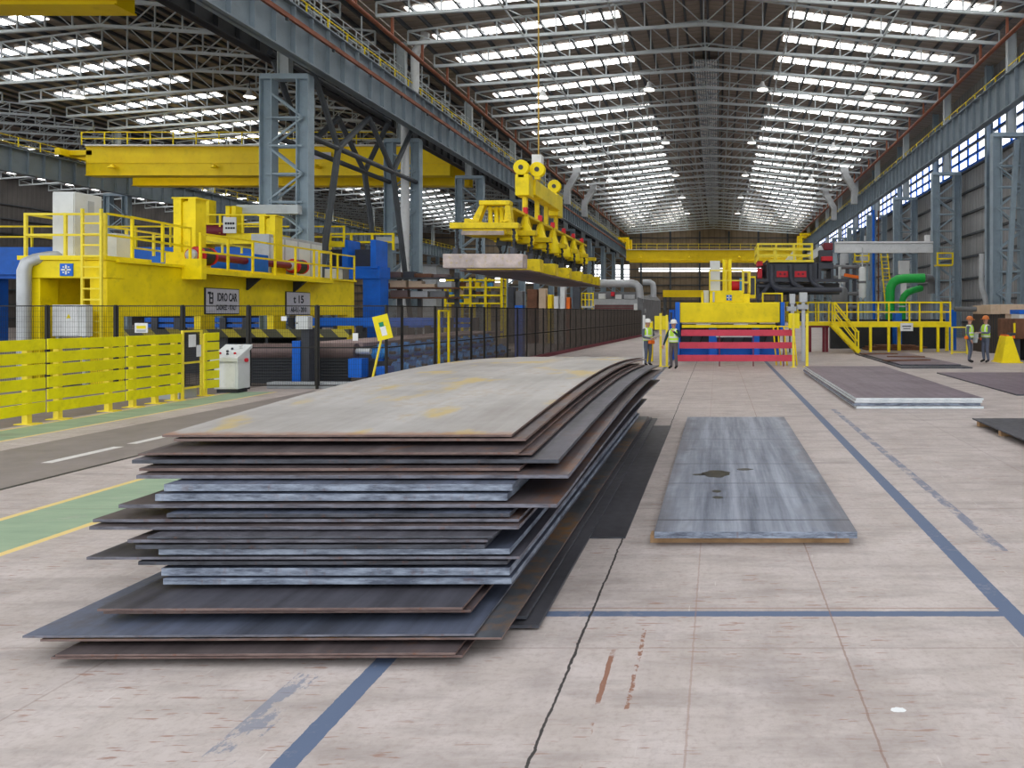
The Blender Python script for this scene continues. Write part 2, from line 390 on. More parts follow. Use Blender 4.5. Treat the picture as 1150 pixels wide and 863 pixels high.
def railing(mb, pts, h=1.1, r=.028, step=1.3, mids=(.55,), seg=6, closed=False):
    pts = [Vector(p) for p in pts]; up = Vector((0,0,1))
    if closed: pts.append(pts[0])
    for a, b in zip(pts, pts[1:]):
        for k in (h,) + tuple(m * h / 1.1 for m in mids): mb.bar(a + up*k, b + up*k, r*2, r*2)
        n = max(1, round((b - a).length / step))
        for i in range(0 if (a == pts[0]) else 1, n + 1):
            q = a.lerp(b, i / n); mb.bar(q, q + up*(h + r*1.1), r*2.2, r*2.2)
ORD = 'first second third fourth fifth sixth seventh eighth ninth tenth eleventh twelfth thirteenth fourteenth fifteenth sixteenth seventeenth eighteenth nineteenth twentieth twenty-first twenty-second twenty-third twenty-fourth twenty-fifth twenty-sixth twenty-seventh twenty-eighth twenty-ninth thirtieth thirty-first thirty-second thirty-third thirty-fourth thirty-fifth thirty-sixth'.split()

# ------------------------------------------------------------------ building
YA, YB = 5.6, 168.0
tag(MB().add([(-98,-40,0), (24,-40,0), (24,172,0), (-98,172,0), (-98,-40,-.3), (24,-40,-.3), (24,172,-.3), (-98,172,-.3)],
    [(0,1,2,3), (7,6,5,4), (0,4,5,1), (1,5,6,2), (2,6,7,3), (3,7,4,0)]).build('floor', 'floor', loc=(0,0,0)), kind='structure')
NAVES = {'main': (-.9, 18.9), 'side': (-39.5, 17.6), 'outer': (-76.5, 18.0)}
ZE, PITCH = 20.35, .13                      # roof sheet at the eaves, slope
def roofz(x, xm, hw): return ZE + PITCH * (hw - abs(x - xm))
ceil = {}
YS = {'main': YA, 'side': YA, 'outer': 55.0}
for nm, (xm, hw) in NAVES.items():
    mb = MB(); YA_ = YS[nm]
    for s in (-1, 1):
        ex = 2.65 if (nm == 'main' and s == 1) else 1.0; xe = xm + s * (hw + ex); ze = ZE - PITCH * ex; zr = ZE + PITCH * hw
        q = [(xm,YA_,zr), (xe,YA_,ze), (xe,YB,ze), (xm,YB,zr)]
        mb.hexa([(x,y,z) for x,y,z in q] + [(x,y,z+.12) for x,y,z in q])
    c = mb.build('ceiling', 'roof'); tag(c, kind='structure'); ceil[nm] = c
    n = 14 if nm != 'outer' else 7
    for s in (-1, 1):
        for i in range(n + 1):
            x = xm + s * hw * i / n
            if i == 0: x = xm + s * .22
            z = roofz(x, xm, hw) - .12
            MB().box(x - .075, x + .075, YA_ + .1, YB, z - .12, z + .12).build('purlin', 'purlin', c)
# skylights: a translucent strip in each roof bay
TR = [7.9 + 4.5 * k for k in range(36)]
wn = 0
for nm, (xm, hw) in NAVES.items():
    for y in TR:
        yc = y + 2.25
        if yc > YB - 1: continue
        for s in (-1, 1):
            if (nm != 'main' and s == 1) or yc < YS[nm] + 2: continue
            a, b = xm + s * 5.7, xm + s * (hw - .9)
            za, zb = roofz(a, xm, hw), roofz(b, xm, hw)
            q = [(a, yc-.52, za-.03), (b, yc-.52, zb-.03), (b, yc+.52, zb-.03), (a, yc+.52, za-.03)]
            wn += 1
            tag(MB().hexa([(x,yy,z-.02) for x,yy,z in q] + q).build('window_%d' % wn, 'skylight'), kind='structure')
# trusses
def truss_proto(xm, hw):
    root = thing('roof_truss', 'pale grey lattice steel roof truss spanning the hall', 'roof truss', (xm, 0, 0))
    zb = lambda d: 19.25 + .065 * (hw - d)
    zt = lambda d: ZE - .34 + PITCH * (hw - d)
    b, t, w = MB(), MB(), MB(); n = 10
    for s in (-1, 1):
        X = lambda d: xm + s * d
        b.bar((X(hw),0,zb(hw)), (X(0),0,zb(0)), .19, .19); t.bar((X(hw),0,zt(hw)), (X(0),0,zt(0)), .12, .12)
        for i in range(n + 1):
            d = hw * i / n
            if i or s == 1: w.bar((X(d),0,zb(d)), (X(d),0,zt(d)), .085, .085)
            if i < n:
                d2 = hw * (i+1) / n
                w.bar((X(d),0,zb(d)), (X(d2),0,zt(d2)), .065, .065)
    b.build('bottom_chord', 'truss', root); t.build('top_chord', 'truss', root); w.build('web', 'truss', root)
    return root
for nm, lab in (('main', 'pale grey lattice roof truss across the main hall, one of the evenly spaced row'), ('side', 'pale grey lattice roof truss across the side bay, one of the evenly spaced row'), ('outer', 'pale grey lattice roof truss in the farthest bay beyond the side bay')):
    pr = truss_proto(*NAVES[nm]); g = 'roof trusses of the %s' % {'main': 'main hall', 'side': 'side bay', 'outer': 'outermost bay'}[nm]
    TRn = [y for y in TR if y > YS[nm] + 1]
    pr['label'] = lab; pr['group'] = g
    for i, y in enumerate(TRn):
        o = pr if i == 0 else dup(pr, (NAVES[nm][0], y, 0))
        o.location = (NAVES[nm][0], y, 0)
# diagonal bracing between trusses in the plane of the bottom chords
for d in (5.5, 11.5):
    for s in (-1, 1):
        xm, hw = NAVES['main']; x = xm + s * d; z = 19.25 + .065 * (hw - d)
        mb = MB(); mb.bar((x, TR[0], z), (x, TR[-1], z), .09, .09)
        for i in range(len(TR) - 1):
            mb.bar((x, TR[i], z), (x, TR[i+1], roofz(x, xm, hw) - .34), .06, .06)
        o = mb.build('longitudinal_brace', 'truss')
        tag(o, 'long grey roof tie with zigzag struts %s the ridge, %s side' % (('just off', 'far out from')[d > 8], ('column bracing', 'cladding wall')[s > 0]), 'roof bracing')
# ridge ventilator: long mesh box hung under the ridge
xm, hw = NAVES['main']; zr = ZE + PITCH * hw
rv = thing('ridge_ventilator', 'long bluish wire-mesh box hanging under the roof ridge', 'ventilator', (xm, 58, zr - 1.6))
f, p = MB(), MB()
for sx in (-.95, .95):
    for zz in (-1.45, -.55): f.bar((xm+sx, 58, zr+zz), (xm+sx, 166, zr+zz), .08)
    for i in range(73):
        y = 58 + 1.5 * i; f.bar((xm+sx, y, zr-1.45), (xm+sx, y, zr-.3), .05)
        if i < 72: f.bar((xm+sx, y, zr-1.45), (xm+sx, y+1.5, zr-.55), .04)
for i in range(73):
    y = 58 + 1.5 * i; f.bar((xm-.95, y, zr-1.45), (xm+.95, y, zr-1.45), .05)
    if i < 72: f.bar((xm-.95, y, zr-1.45), (xm+.95, y+1.5, zr-1.45), .04)
for i in range(9): p.box(xm-.9+.2*i, xm-.9+.2*i+.14, 58, 166, zr-1.38, zr-1.36)
f.build('frame', 'col', rv); p.build('slat', 'alu', rv)
# walls
tag(MB().box(20.3, 20.6, 2, YB, 0, 20.3).build('wall_right', 'wall', loc=(20.3, 2, 0)), kind='structure'); wr = bpy.data.objects['wall_right']
for k in range(9):
    z = 1.2 + 1.75 * k
    MB().box(20.06, 20.3, 24.2, YB, z, z + .14).build('girt', 'brace', wr)
for k in range(10):
    y = 41.6 + 13.5 * k
    MB().ibeam((19.75, y, 0), (19.75, y, 20), .4, .5, .03, up=(1,0,0)).build('wall_post', 'col', wr)
wl = tag(MB().box(-95.3, -95, 55, YB, 0, 20.4).build('wall_left', 'wall_dark', loc=(-95.3, 55, 0)), kind='structure')
for k in range(9):
    z = 1.2 + 1.9 * k; MB().box(-95, -94.8, 55, YB, z, z + .14).build('girt', 'brace', wl)
wf = tag(MB().box(-95.3, 20.6, YB, YB + .3, 0, 23.5).build('wall_far', 'wall_far', loc=(-95.3, YB, 0)), kind='structure')
for k in range(11):
    z = 1.0 + 1.75 * k; MB().box(-94, 20, YB - .25, YB, z, z + .2).build('girt', 'brace', wf)
for k in range(6):
    x = -17 + 6.5 * k; MB().box(x-.2, x+.2, YB - .4, YB - .02, 0, 20).build('wall_post', 'brace', wf)
wn += 1; tag(MB().box(-17.5, 16.5, YB - .06, YB - .01, 11.1, 11.9).build('window_%d' % wn, 'daywindow'), kind='structure')
# clerestory band in the right wall, with mullions
wn += 1
w = tag(MB().box(20.2, 20.28, 36, 150, 13.7, 16.2).build('window_%d' % wn, 'daywindow', loc=(20.2, 36, 13.7)), kind='structure')
mb = MB()
for z in (13.7, 14.5, 15.35, 16.2): mb.box(20.08, 20.2, 36, 150, z-.11, z+.11)
for k in range(50): mb.box(20.08, 20.2, 36 + 2.25*k, 36.25 + 2.25*k, 13.7, 16.2)
mb.build('window_frame', 'blue', w)
# windows at the far end of the side bay
for k in range(6):
    wn += 1; x = -21.5 - 5.2 * k
    w = tag(MB().box(x-1.9, x+1.9, YB - .06, YB - .01, 8.5, 12.6).build('window_%d' % wn, 'daywindow'), kind='structure')
    mb = MB().box(x-.1, x+.1, YB-.12, YB-.07, 8.5, 12.6).box(x-1.9, x+1.9, YB-.12, YB-.07, 10.4, 10.6); mb.build('window_frame', 'brace', w)

# columns: two legs laced together, a stub above the girder
def column_proto(side):           # side +1: outer leg towards +x ; origin at inner leg
    root = thing('lattice_column', 'x', 'column', (0,0,0)); g = 1.75 * side
    for x in (0, g):
        MB().ibeam((x,0,0), (x,0,13.4), .56, .60, .05, up=(1,0,0)).build('leg', 'col', root)
    l = MB(); z = .6; k = 0
    while z < 12.6:
        for yy in (-.22, .22):
            a, b = (0, g) if k % 2 == 0 else (g, 0)
            l.bar((a,yy,z), (b,yy,z+1.35), .09, .06, up=(0,1,0)); l.bar((0,yy,z), (g,yy,z), .09, .06, up=(0,1,0))
        z += 1.35; k += 1
    l.build('lacing', 'col', root)
    MB().box(min(0,g)-.27, max(0,g)+.27, -.27, .27, 13.25, 13.5).build('cap_plate', 'col', root)
    MB().ibeam((g*.55,0,13.5), (g*.55,0,19.9), .4, .55, .03, up=(1,0,0)).build('upper_post', 'truss', root)
    MB().box(-.4,.4,-.4,.4,0,.08).box(g-.4,g+.4,-.4,.4,0,.08).build('base_plate', 'col', root)
    return root
for side, x0, y0, cnt, wh in ((1, 17.8, 48.4, 9, 'beside the cladding wall'), (-1, -19.9, 36.5, 10, 'between the two bays'), (-1, -57, 59.5, 8, 'at the far edge of the side bay')):
    pr = column_proto(side)
    for i in range(cnt):
        o = pr if i == 0 else dup(pr, (0,0,0))
        o.location = (x0, y0 + 13.5 * i, 0)
        o['label'] = 'blue-grey laced steel column %s, %s from the camera' % (wh, ORD[i])
# crane runway girders
def girder(x, z0, z1, y0, y1, face, label, mat_, hand=True, w=.55, step=1.5):
    g = thing('runway_girder', label, 'crane girder', (x, y0, z0))
    mb = MB(); mb.box(x-.03, x+.03, y0, y1, z0, z1)
    mb.box(x-w/2, x+w/2, y0, y1, z0, z0+.07); mb.box(x-w/2, x+w/2, y0, y1, z1-.07, z1)
    y = y0
    while y < y1: mb.box(x-w*.42, x+w*.42, y, y+.05, z0+.07, z1-.07); y += step
    mb.build('beam', mat_, g)
    MB().box(x-.06, x+.06, y0, y1, z1, z1+.14).build('rail', 'brace', g)
    if hand:
        r = MB(); xx = x + face * (w/2 + .35); y = y0 + .5
        MB().box(min(x + face*w/2, xx+face*.05), max(x + face*w/2, xx+face*.05), y0, y1, z1-.06, z1-.01).build('walkway', mat_, g)
        while y < y1: r.bar((xx,y,z1-.01), (xx,y,z1+1.05), .06); y += 2.0
        for k in (.5, 1.05): r.bar((xx,y0+.5,z1+k), (xx,y1-.5,z1+k), .05)
        r.build('handrail', 'yellow', g)
    return g
girder(17.9, 14.6, 16.7, 30, 166, 1, 'long grey crane runway girder along the cladding wall side of the main hall', 'girder')
girder(-19.2, 13.6, 15.9, 16, 166, -1, 'long grey crane runway girder with a red pipe on the dividing column row', 'girder')
girder(-22.0, 14.4, 16.5, 12, 166, -1, 'black crane runway girder of the side bay, behind the grey one', 'black_steel', False)
girder(-56.2, 13.2, 15.2, 45, 166, -1, 'grey crane runway girder at the far edge of the side bay', 'girder')
def pipe(name, label, cat, pts, r, mat_, group=None):
    return tag(MB().tube(pts, r, 12).build(name, mat_, smooth=True), label, cat, group)
# rust red conductor pipe along the left girder, pipe hung from trusses on both sides
rp = thing('conductor_rail', 'thin rust-red rail running along the face of the dividing girder', 'rail', (-18.75, 16, 14.9))
MB().box(-18.86, -18.72, 16, 160, 14.92, 15.12).build('bar', 'rust_pipe', rp)
for k in range(36): MB().box(-18.86, -18.74, 17 + 4*k, 17.1 + 4*k, 14.80, 14.92).build('bracket', 'brace', rp)
for x, lab in ((16.9, 'rust-red pipe hung from the trusses above the cladding wall girder'), (-19.0, 'rust-red pipe hung from the trusses above the dividing girder')):
    hp = thing('hanging_pipe', lab, 'pipe', (x, 30, 18))
    MB().tube([(x,28,18.15), (x,160,18.15)], .13, 10).build('pipe_run', 'rust_pipe', hp, True)
    for y in TR[5:29]: MB().bar((x,y+.3,18.2), (x,y+.3,19.35), .14).build('hanger', 'rust_pipe', hp)
# service walkway beside the dividing girder, high up
ww = thing('service_walkway', 'high galvanised service walkway with railings above the dividing girder', 'walkway', (-20.6, 30, 17))
MB().box(-21.75, -20.75, 30, 160, 17.0, 17.08).build('deck', 'truss', ww)
r = MB(); railing(r, [(-20.75,30,17.08), (-20.75,160,17.08)], 1.1, .025, 1.5, (.37,.74)); r.build('railing', 'truss', ww)
r = MB(); railing(r, [(-21.75,30,17.08), (-21.75,160,17.08)], 1.1, .025, 1.5, (.37,.74)); r.build('railing', 'truss', ww)
for y in TR[5:33]: MB().bar((-20.75,y+.2,17.0), (-20.75,y+.2,19.3), .07).build('hanger', 'truss', ww)
# portal bracing in the first bay of the dividing column row
for xx, wh in ((-19.9, 'facing the main hall'), (-21.65, 'facing the side bay')):
    pb = thing('portal_brace', 'dark tubular portal bracing between two columns, frame %s' % wh, 'bracing', (xx, 43.2, 0))
    za, zt = 8.6 + H, 11.1 + H
    n1, n2, ap = (xx,39.7,za), (xx,46.4,za), (xx,43.2,zt)
    m = MB(); m.tube([(xx,36.6,za), (xx,49.9,za)], .15, 8); m.tube([(xx,36.6,zt+1.5), (xx,49.9,zt+1.5)], .15, 8); m.build('chord', 'brace', pb, True)
    m = MB()
    for a, b in (((xx,36.9,zt+1.2), n1), (n1, ap), (ap, n2), (n2, (xx,49.6,zt+1.2))): m.tube([a, b], .15, 8)
    m.build('diagonal', 'brace', pb, True)
    for a, b in ((n1, (xx,36.95,0)), (n2, (xx,49.5,0))): MB().tube([a, b], .17, 8).build('strut', 'brace', pb, True)
# cladding-wall side brace seen in the nearest column
sb = tag(MB().bar((19.0,48.1,13.0), (18.2,47.9,0), .28, .28).build('raking_strut', 'col'), 'raking grey steel strut leaning against the nearest cladding-wall column', 'strut')
# rainwater pipes
pipe('downpipe', 'fat silver rainwater pipe with a jog beside the dividing column row', 'pipe', [(-19.1,49.4,20.3), (-19.1,49.4,19.95), (-19.16,49.4,19.75), (-19.68,49.4,19.1), (-19.75,49.4,18.8), (-19.75,49.4,16.9), (-19.8,49.4,16.5), (-20.35,49.4,15.8), (-20.4,49.4,15.4), (-20.4,49.4,10), (-20.4,49.4,.085)], .27, 'alu')
for x, y, s, lab in ((16.6, 92, 1, 'boxy grey angled duct above the cladding wall girder, nearer one'), (16.6, 108, 1, 'boxy grey angled duct above the cladding wall girder, further one'),
                     (-18.3, 92, -1, 'boxy grey angled duct above the dividing girder, nearer one'), (-18.3, 104, -1, 'boxy grey angled duct above the dividing girder, further one')):
    mb = MB(); mb.bar((x - s*1.2, y, 19.6), (x - s*1.2, y, 18.9), .8, .8); mb.bar((x - s*1.2, y, 19.0), (x, y, 16.9), .75, .75, up=(0,1,0)); mb.bar((x, y, 17.1), (x, y, 15.2), .7, .7)
    tag(mb.build('hanging_duct', 'galv'), lab, 'duct')
# high bay lamps
def lamp_proto():
    r = thing('pendant_lamp', 'white bell-shaped high bay lamp hanging from a roof truss', 'lamp', (0,0,0), 'high bay lamps')
    MB().lathe([(.06,.62), (.14,.55), (.16,.38), (.30,.2), (.45,0)], (0,0,0), 14).build('shade', 'lamp_off', r, True)
    MB().tube([(0,0,.6), (0,0,1.35)], .03, 6).build('stem', 'purlin', r)
    MB().lathe([(.40,-.03), (.40,.0)], (0,0,0), 14).build('diffuser', 'lampglow', r)
    return r
lp = lamp_proto(); first = True
for y in [39.4, 57.4, 75.4, 93.4, 111.4, 129.4]:
    for dx, z in ((-12.4, 18.35), (-4.3, 18.95), (4.3, 18.95), (12.4, 18.35)):
        if first: lp.location = (-.9 + dx, y, z); first = False
        else: dup(lp, (-.9 + dx, y, z))
for y in [57.4, 75.4, 93.4]:
    for dx in (-9, 4): dup(lp, (-39.5 + dx, y, 18.4), label='white bell-shaped lamp hanging from a side bay truss', group='side bay lamps')

# bridge cranes
def bridge_crane(x0, x1, y, z0, z1, label, gap=5.2, two=True, plate=False, rail=True, ends=None):
    c = thing('bridge_crane', label, 'bridge crane', ((x0+x1)/2, y, z0))
    for k in range(2 if two else 1):
        yy = y + gap * k; m = MB()
        m.box(x0, x1, yy, yy+.9, z0, z1); m.box(x0, x1, yy-.12, yy+1.0, z1-.02, z1+.04); m.box(x0, x1, yy-.12, yy+1.0, z0-.05, z0+.01)
        m.box(x0, x1, yy-.08, yy, z0+(z1-z0)*.42, z0+(z1-z0)*.47)
        m.build('girder', 'crane_yellow', c)
        MB().box(x0+.3, x1-.3, yy-.5, yy-.1, z1+.03, z1+.14).build('cable_tray', 'white', c)
    for (x, (xr_, zr_), sg_) in ((x0, ends[0], 1), (x1, ends[1], -1)):
        zt_ = zr_ + .85
        MB().box(xr_-.22, xr_+.22, y-.9, y+gap+1.8, zr_+.30, zt_).build('end_carriage', 'crane_yellow', c)
        for k in range(2):
            m = MB().box(xr_, x + sg_*.5, y+gap*k, y+gap*k+.9, zt_-.42, zt_)
            if zt_ > z1 + .6: m.box(x, x + sg_*.5, y+gap*k, y+gap*k+.9, z1-.02, zt_-.42)
            m.build('end_bracket', 'crane_yellow', c)
        for yy in (y-.5, y+gap+1.4): MB().lathe([(.0,-.08), (.24,-.08), (.24,.08), (.0,.08)], (xr_, yy, zr_+.39), 14, 0, 'X').build('wheel', 'black_steel', c)
    if rail:
        r = MB(); railing(r, [(x0,y-.45,z1+.1), (x1,y-.45,z1+.1)], 1.1, .035, 2.0); r.build('handrail', 'yellow', c)
    for k in range(3):
        x = x0 + (x1-x0) * (.08 + .28 * k); MB().lathe([(.10,.3), (.16,.22), (.34,.0)], (x, y-.35, z0+.55), 10).build('floodlight', 'crane_yellow', c)
    if plate:
        MB().box(x0+18.6, x0+21.2, y-.14, y-.125, z0+1.35, z0+1.95).build('nameplate', 'sign', c)
    return c
bridge_crane(-54.5, -23.1, 23.9, 13.9, 16.3, 'yellow bridge crane crossing the top corner of the side bay, nearest', ends=((-56.2,15.2), (-22.0,16.5)), rail=False)
bridge_crane(-54.5, -23.1, 65.3, 13.9, 16.3, 'yellow double-girder bridge crane with handrail across the side bay', ends=((-56.2,15.2), (-22.0,16.5)), plate=True)
bridge_crane(-17.9, 16.6, 148, 12.2, 14.2, 'distant yellow bridge crane across the main hall before the end wall', ends=((-19.2,15.9), (17.9,16.7)))
gb = thing('gantry_beam', 'low distant yellow gantry beam in front of the end wall', 'gantry', (-7, 152, 0))
MB().box(-11, -2, 152, 153, 5.1, 6.5).build('beam', 'crane_yellow', gb)
for x in (-10.6, -2.4): MB().box(x-.3, x+.3, 152.1, 152.9, 0, 5.1).build('leg', 'brace', gb)
#__PART2__

# ------------------------------------------------------------------ steel plates
def plate(label, x0, x1, y0, y1, z, th, mats, arch=0.0, skew=0.0, group=None, a0=5.4, aL=10.0, name='steel_plate', wob=0.0):
    n = 28; nx = 3; mb = MB(); ys = [y0 + (y1 - y0) * i / n for i in range(n + 1)]
    ph = random.random() * 6
    def dz(y):
        t = (y - a0) / aL
        return arch * math.sin(math.pi * t) if 0 < t < 1 else 0.0
    for lay in (0, 1):
        for y in ys:
            for j in range(nx + 1):
                x = x0 + (x1 - x0) * j / nx
                yy = y + skew * (x - x0) * (1 - (y - y0) / (y1 - y0))
                mb.v.append(Vector((x, yy, z + dz(y) + lay * th)))
    N = (n + 1) * (nx + 1); I = lambda l, i, j: l * N + i * (nx + 1) + j
    for i in range(n):
        for j in range(nx):
            mb.f.append((I(1,i,j), I(1,i,j+1), I(1,i+1,j+1), I(1,i+1,j))); mb.mi.append(0)
            mb.f.append((I(0,i,j), I(0,i+1,j), I(0,i+1,j+1), I(0,i,j+1))); mb.mi.append(0)
        mb.f.append((I(0,i,0), I(1,i,0), I(1,i+1,0), I(0,i+1,0))); mb.mi.append(1)
        mb.f.append((I(0,i,nx), I(0,i+1,nx), I(1,i+1,nx), I(1,i,nx))); mb.mi.append(1)
    for j in range(nx):
        mb.f.append((I(0,0,j), I(0,0,j+1), I(1,0,j+1), I(1,0,j))); mb.mi.append(1)
        mb.f.append((I(0,n,j), I(1,n,j), I(1,n,j+1), I(0,n,j+1))); mb.mi.append(1)
    o = mb.build(name, list(mats), bevel=.0015)
    return tag(o, label, 'steel plate', group)
# tall stack: (left px, right px, bottom-of-front-edge px, height above floor, thickness, far end, top, edge, look)
ST = [
 (57, 518, 741.0, .050, .018, 13.6, 'mill_b', 'edge_rust', 'thin rust-brown'),
 (62, 510, 738.0, .071, .018, 13.4, 'mill_b', 'edge_rust', 'thin brown chipped'),
 (45, 562, 721.0, .115, .018, 14.0, 'mill_rusty', 'edge_rust', 'rust-patched'),
 (25, 531, 717.0, .136, .018, 13.8, 'mill_c', 'edge_mid', 'wide blue-black sharp-cornered'),
 (116, 527.6, 690.0, .190, .022, 13.9, 'mill_b', 'edge_rust', 'narrow brown-edged'),
 (109, 518, 687.0, .225, .022, 13.2, 'mill_a', 'edge_rust', 'dark ochre-smeared'),
 (183, 574, 657.0, .275, .048, 13.0, 'mill_c', 'edge_blue', 'thick pale-edged'),
 (181, 572, 647.0, .326, .060, 12.8, 'mill_c', 'edge_blue', 'very thick pale-edged'),
 (155, 569, 635.0, .400, .032, 13.2, 'mill_a', 'edge_dark', 'dark set-back'),
 (97, 583, 629.0, .440, .024, 13.8, 'mill_a', 'edge_mid', 'thin, jutting out to a point,'),
 (178, 572, 623.5, .468, .044, 13.4, 'mill_c', 'edge_blue', 'blue-edged short'),
 (152, 544, 617.0, .516, .036, 13.1, 'mill_a', 'edge_dark', 'dark narrow'),
 (143, 547, 610.0, .556, .028, 13.3, 'mill_b', 'edge_mid', 'brown-topped'),
 (165, 553, 605.5, .588, .020, 13.7, 'mill_a', 'edge_dark', 'hidden-edged black'),
 (100, 582, 595.5, .614, .030, 14.1, 'mill_b', 'edge_mid', 'long mauve-edged'),
 (104, 582, 587.0, .648, .028, 13.9, 'mill_b', 'edge_mid', 'long grey brown-cornered'),
 (187, 572, 581.5, .680, .034, 13.0, 'mill_c', 'edge_dark', 'dark blue short'),
 (133, 625, 571.0, .730, .034, 14.2, 'mill_b', 'edge_mid', 'wide overhanging grey'),
 (174, 569, 563.0, .768, .056, 13.0, 'mill_c', 'edge_blue', 'thick blue-flecked'),
 (184, 575, 552.0, .828, .056, 13.1, 'mill_c', 'edge_blue', 'thick blue-flecked slightly shorter'),
 (153, 638, 538.0, .890, .034, 14.6, 'mill_b', 'edge_mid', 'widest overhanging mauve-edged'),
 (156, 583, 529.5, .928, .028, 13.6, 'mill_b', 'edge_rust', 'brown-edged'),
 (148, 627, 521.0, .968, .036, 14.7, 'mill_a', 'edge_dark', 'grey-topped overhanging'),
 (155, 597, 512.5, 1.008, .020, 14.0, 'mill_b', 'edge_rust', 'rust-edged'),
 (165, 582, 511.0, 1.032, .020, 13.8, 'mill_b', 'edge_rust', 'brown'),
 (195, 590, 497.5, 1.085, .026, 15.2, 'mill_b', 'edge_rust', 'thin rusty-edged'),
 (182, 574, 492.8, 1.116, .024, 15.6, 'mill_top', 'edge_rust', 'weathered pale grey yellow-stained'),
]
for i, (xl, xr, yb, z, th, yf, mt, me_, look) in enumerate(ST):
    Y0 = F * (H - z) / (yb - VY)
    pos = ('topmost of' if i == len(ST) - 1 else 'bottom one of' if i == 0 else ORD[i] + ' from the floor in')
    lab = '%s steel plate, %s the tall stack' % (look.rstrip(','), pos)
    k = max(0, (z - .25)) / .87; th *= .84 if th > .04 else .74
    plate(lab, XX(xl, Y0), XX(xr, Y0), Y0, yf, z, th, (M[mt], M[me_]), arch=.165 * k, skew=.010 if i < 6 else .004, group='plates of the tall stack')
# offcut strips and a thin plate lying on the floor beside the stack
plate('dark thin steel plate flat on the floor between the tall stack and the blue-grey plate', -1.455, -.835, 6.85, 13.6, .002, .012, (M['mill_slate'], M['edge_dark']))
plate('long black steel strip on the floor along the tall stack', -1.455, -1.15, 4.87, 14.4, .017, .02, (M['mill_slate'], M['edge_dark']), name='steel_strip')
plate('narrower black steel strip on top of the floor strip beside the tall stack', -1.455, -1.245, 4.93, 14.3, .05, .02, (M['mill_slate'], M['edge_dark']), name='steel_strip')
def timber(label, x0, x1, y0, y1, z0, z1, group=None):
    return tag(MB().box(x0, x1, y0, y1, z0, z1).build('timber_bearer', 'wood', bevel=.003), label, 'timber', group)
for k, y in enumerate((4.75, 7.6, 10.4, 13.0)):
    timber('dark-shadowed timber bearer under the tall plate stack, %s from its front' % ORD[k], -3.3, -1.56, y, y + .09, 0, .05)
# single blue-grey plate
P1 = plate('single blue-grey steel plate with dark oil stains lying on timber', XX(735, 6.65), XX(962, 6.65), 6.62, 13.9, .072, .058, (M['mill_blue'], M['edge_blue']))
timber('pale timber sticking out under the front edge of the single blue-grey plate', -.60, 1.17, 6.73, 6.86, 0, .070)
timber('timber bearer hidden under the middle of the single blue-grey plate', -.5, 1.15, 10.2, 10.3, 0, .072)
def blob(cx, cy, rx, ry, z, seed):
    r = random.Random(seed); mb = MB(); n = 22; vs = []
    for k in range(n):
        t = 2*math.pi*k/n; q = 1 + .22 * (r.random() - .5); vs.append((cx + rx*math.cos(t)*q, cy + ry*math.sin(t)*q))
    return mb.prism(vs, z, z + .0008, 'Z')
M['oil'] = paint('oil_stain', (.03,.03,.026), .3, .1, 6, (.03,.03,.026))
for cx, cy, rx, ry, sd in ((-.02, 9.0, .17, .2, 1), (.33, 9.25, .10, .06, 2), (-.01, 8.12, .05, .06, 3), (.0, 7.85, .06, .05, 4), (-.22, 8.95, .08, .05, 5)):
    blob(cx, cy, rx, ry, .1301, sd).build('oil_stain', 'oil', P1)
# clean plates stacked near the machines
for k, (z, dx, dy, e) in enumerate(((.0, .03, .0, 'edge_white'), (.062, -.03, .02, 'edge_blue'), (.124, .0, .0, 'edge_white'), (.178, .02, -.02, 'edge_white'))):
    plate('thick purplish bright-edged plate, %s in the low stack by the red barrier' % ('bottom one', 'second from below', 'third from below', 'topmost')[k],
          2.92 + dx, 5.63 + dx, 16.1 + dy, 25.6, z, .052, (M['mill_purple'], M[e]), group='low stack of thick plates')
plate('dark steel plate raised on short timber blocks beyond the worn blue stripe', 4.64, 8.2, 8.9, 13.8, .10, .02, (M['mill_slate'], M['edge_dark']))
for k, y in enumerate((13.55, 12.5, 11.4, 10.2, 9.2)):
    timber('short timber block under the raised dark plate, %s counted from its far end' % ORD[k], 4.68, 5.3, y, y + .12, 0, .10)
plate('dark purplish steel plate flat on the floor beyond the raised dark plate', 7.35, 11.6, 18.6, 25.4, .0, .035, (M['mill_purple'], M['edge_dark']))
# plates by the two orange-helmeted workers
plate('dark steel plate flat on the floor in front of the yellow platform', 6.7, 9.3, 27.6, 37.0, .0, .05, (M['mill_slate'], M['edge_dark']))
plate('dark upper steel plate on the flat pile before the yellow platform', 6.85, 9.1, 28.3, 36.6, .052, .05, (M['mill_purple'], M['edge_dark']))
for k, (x, y, a, l, w) in enumerate(((7.6, 30.5, .25, 1.9, .5), (8.2, 33.0, -.15, 1.6, .45), (7.5, 35.2, .1, 1.7, .4))):
    c, s_ = math.cos(a), math.sin(a); q = [(x + c*u - s_*v, y + s_*u + c*v) for u, v in ((-l/2,-w/2), (l/2,-w/2), (l/2,w/2), (-l/2,w/2))]
    tag(MB().prism(q, .103, .14, 'Z').build('steel_offcut', 'rust'), 'loose rusty steel offcut on the dark plate pile, %s from the camera' % ORD[k], 'offcut')
tag(blob(.93, 3.9, .04, .025, .0005, 9).build('paint_splash', 'white'), 'small white paint splash on the concrete floor', 'paint splash')

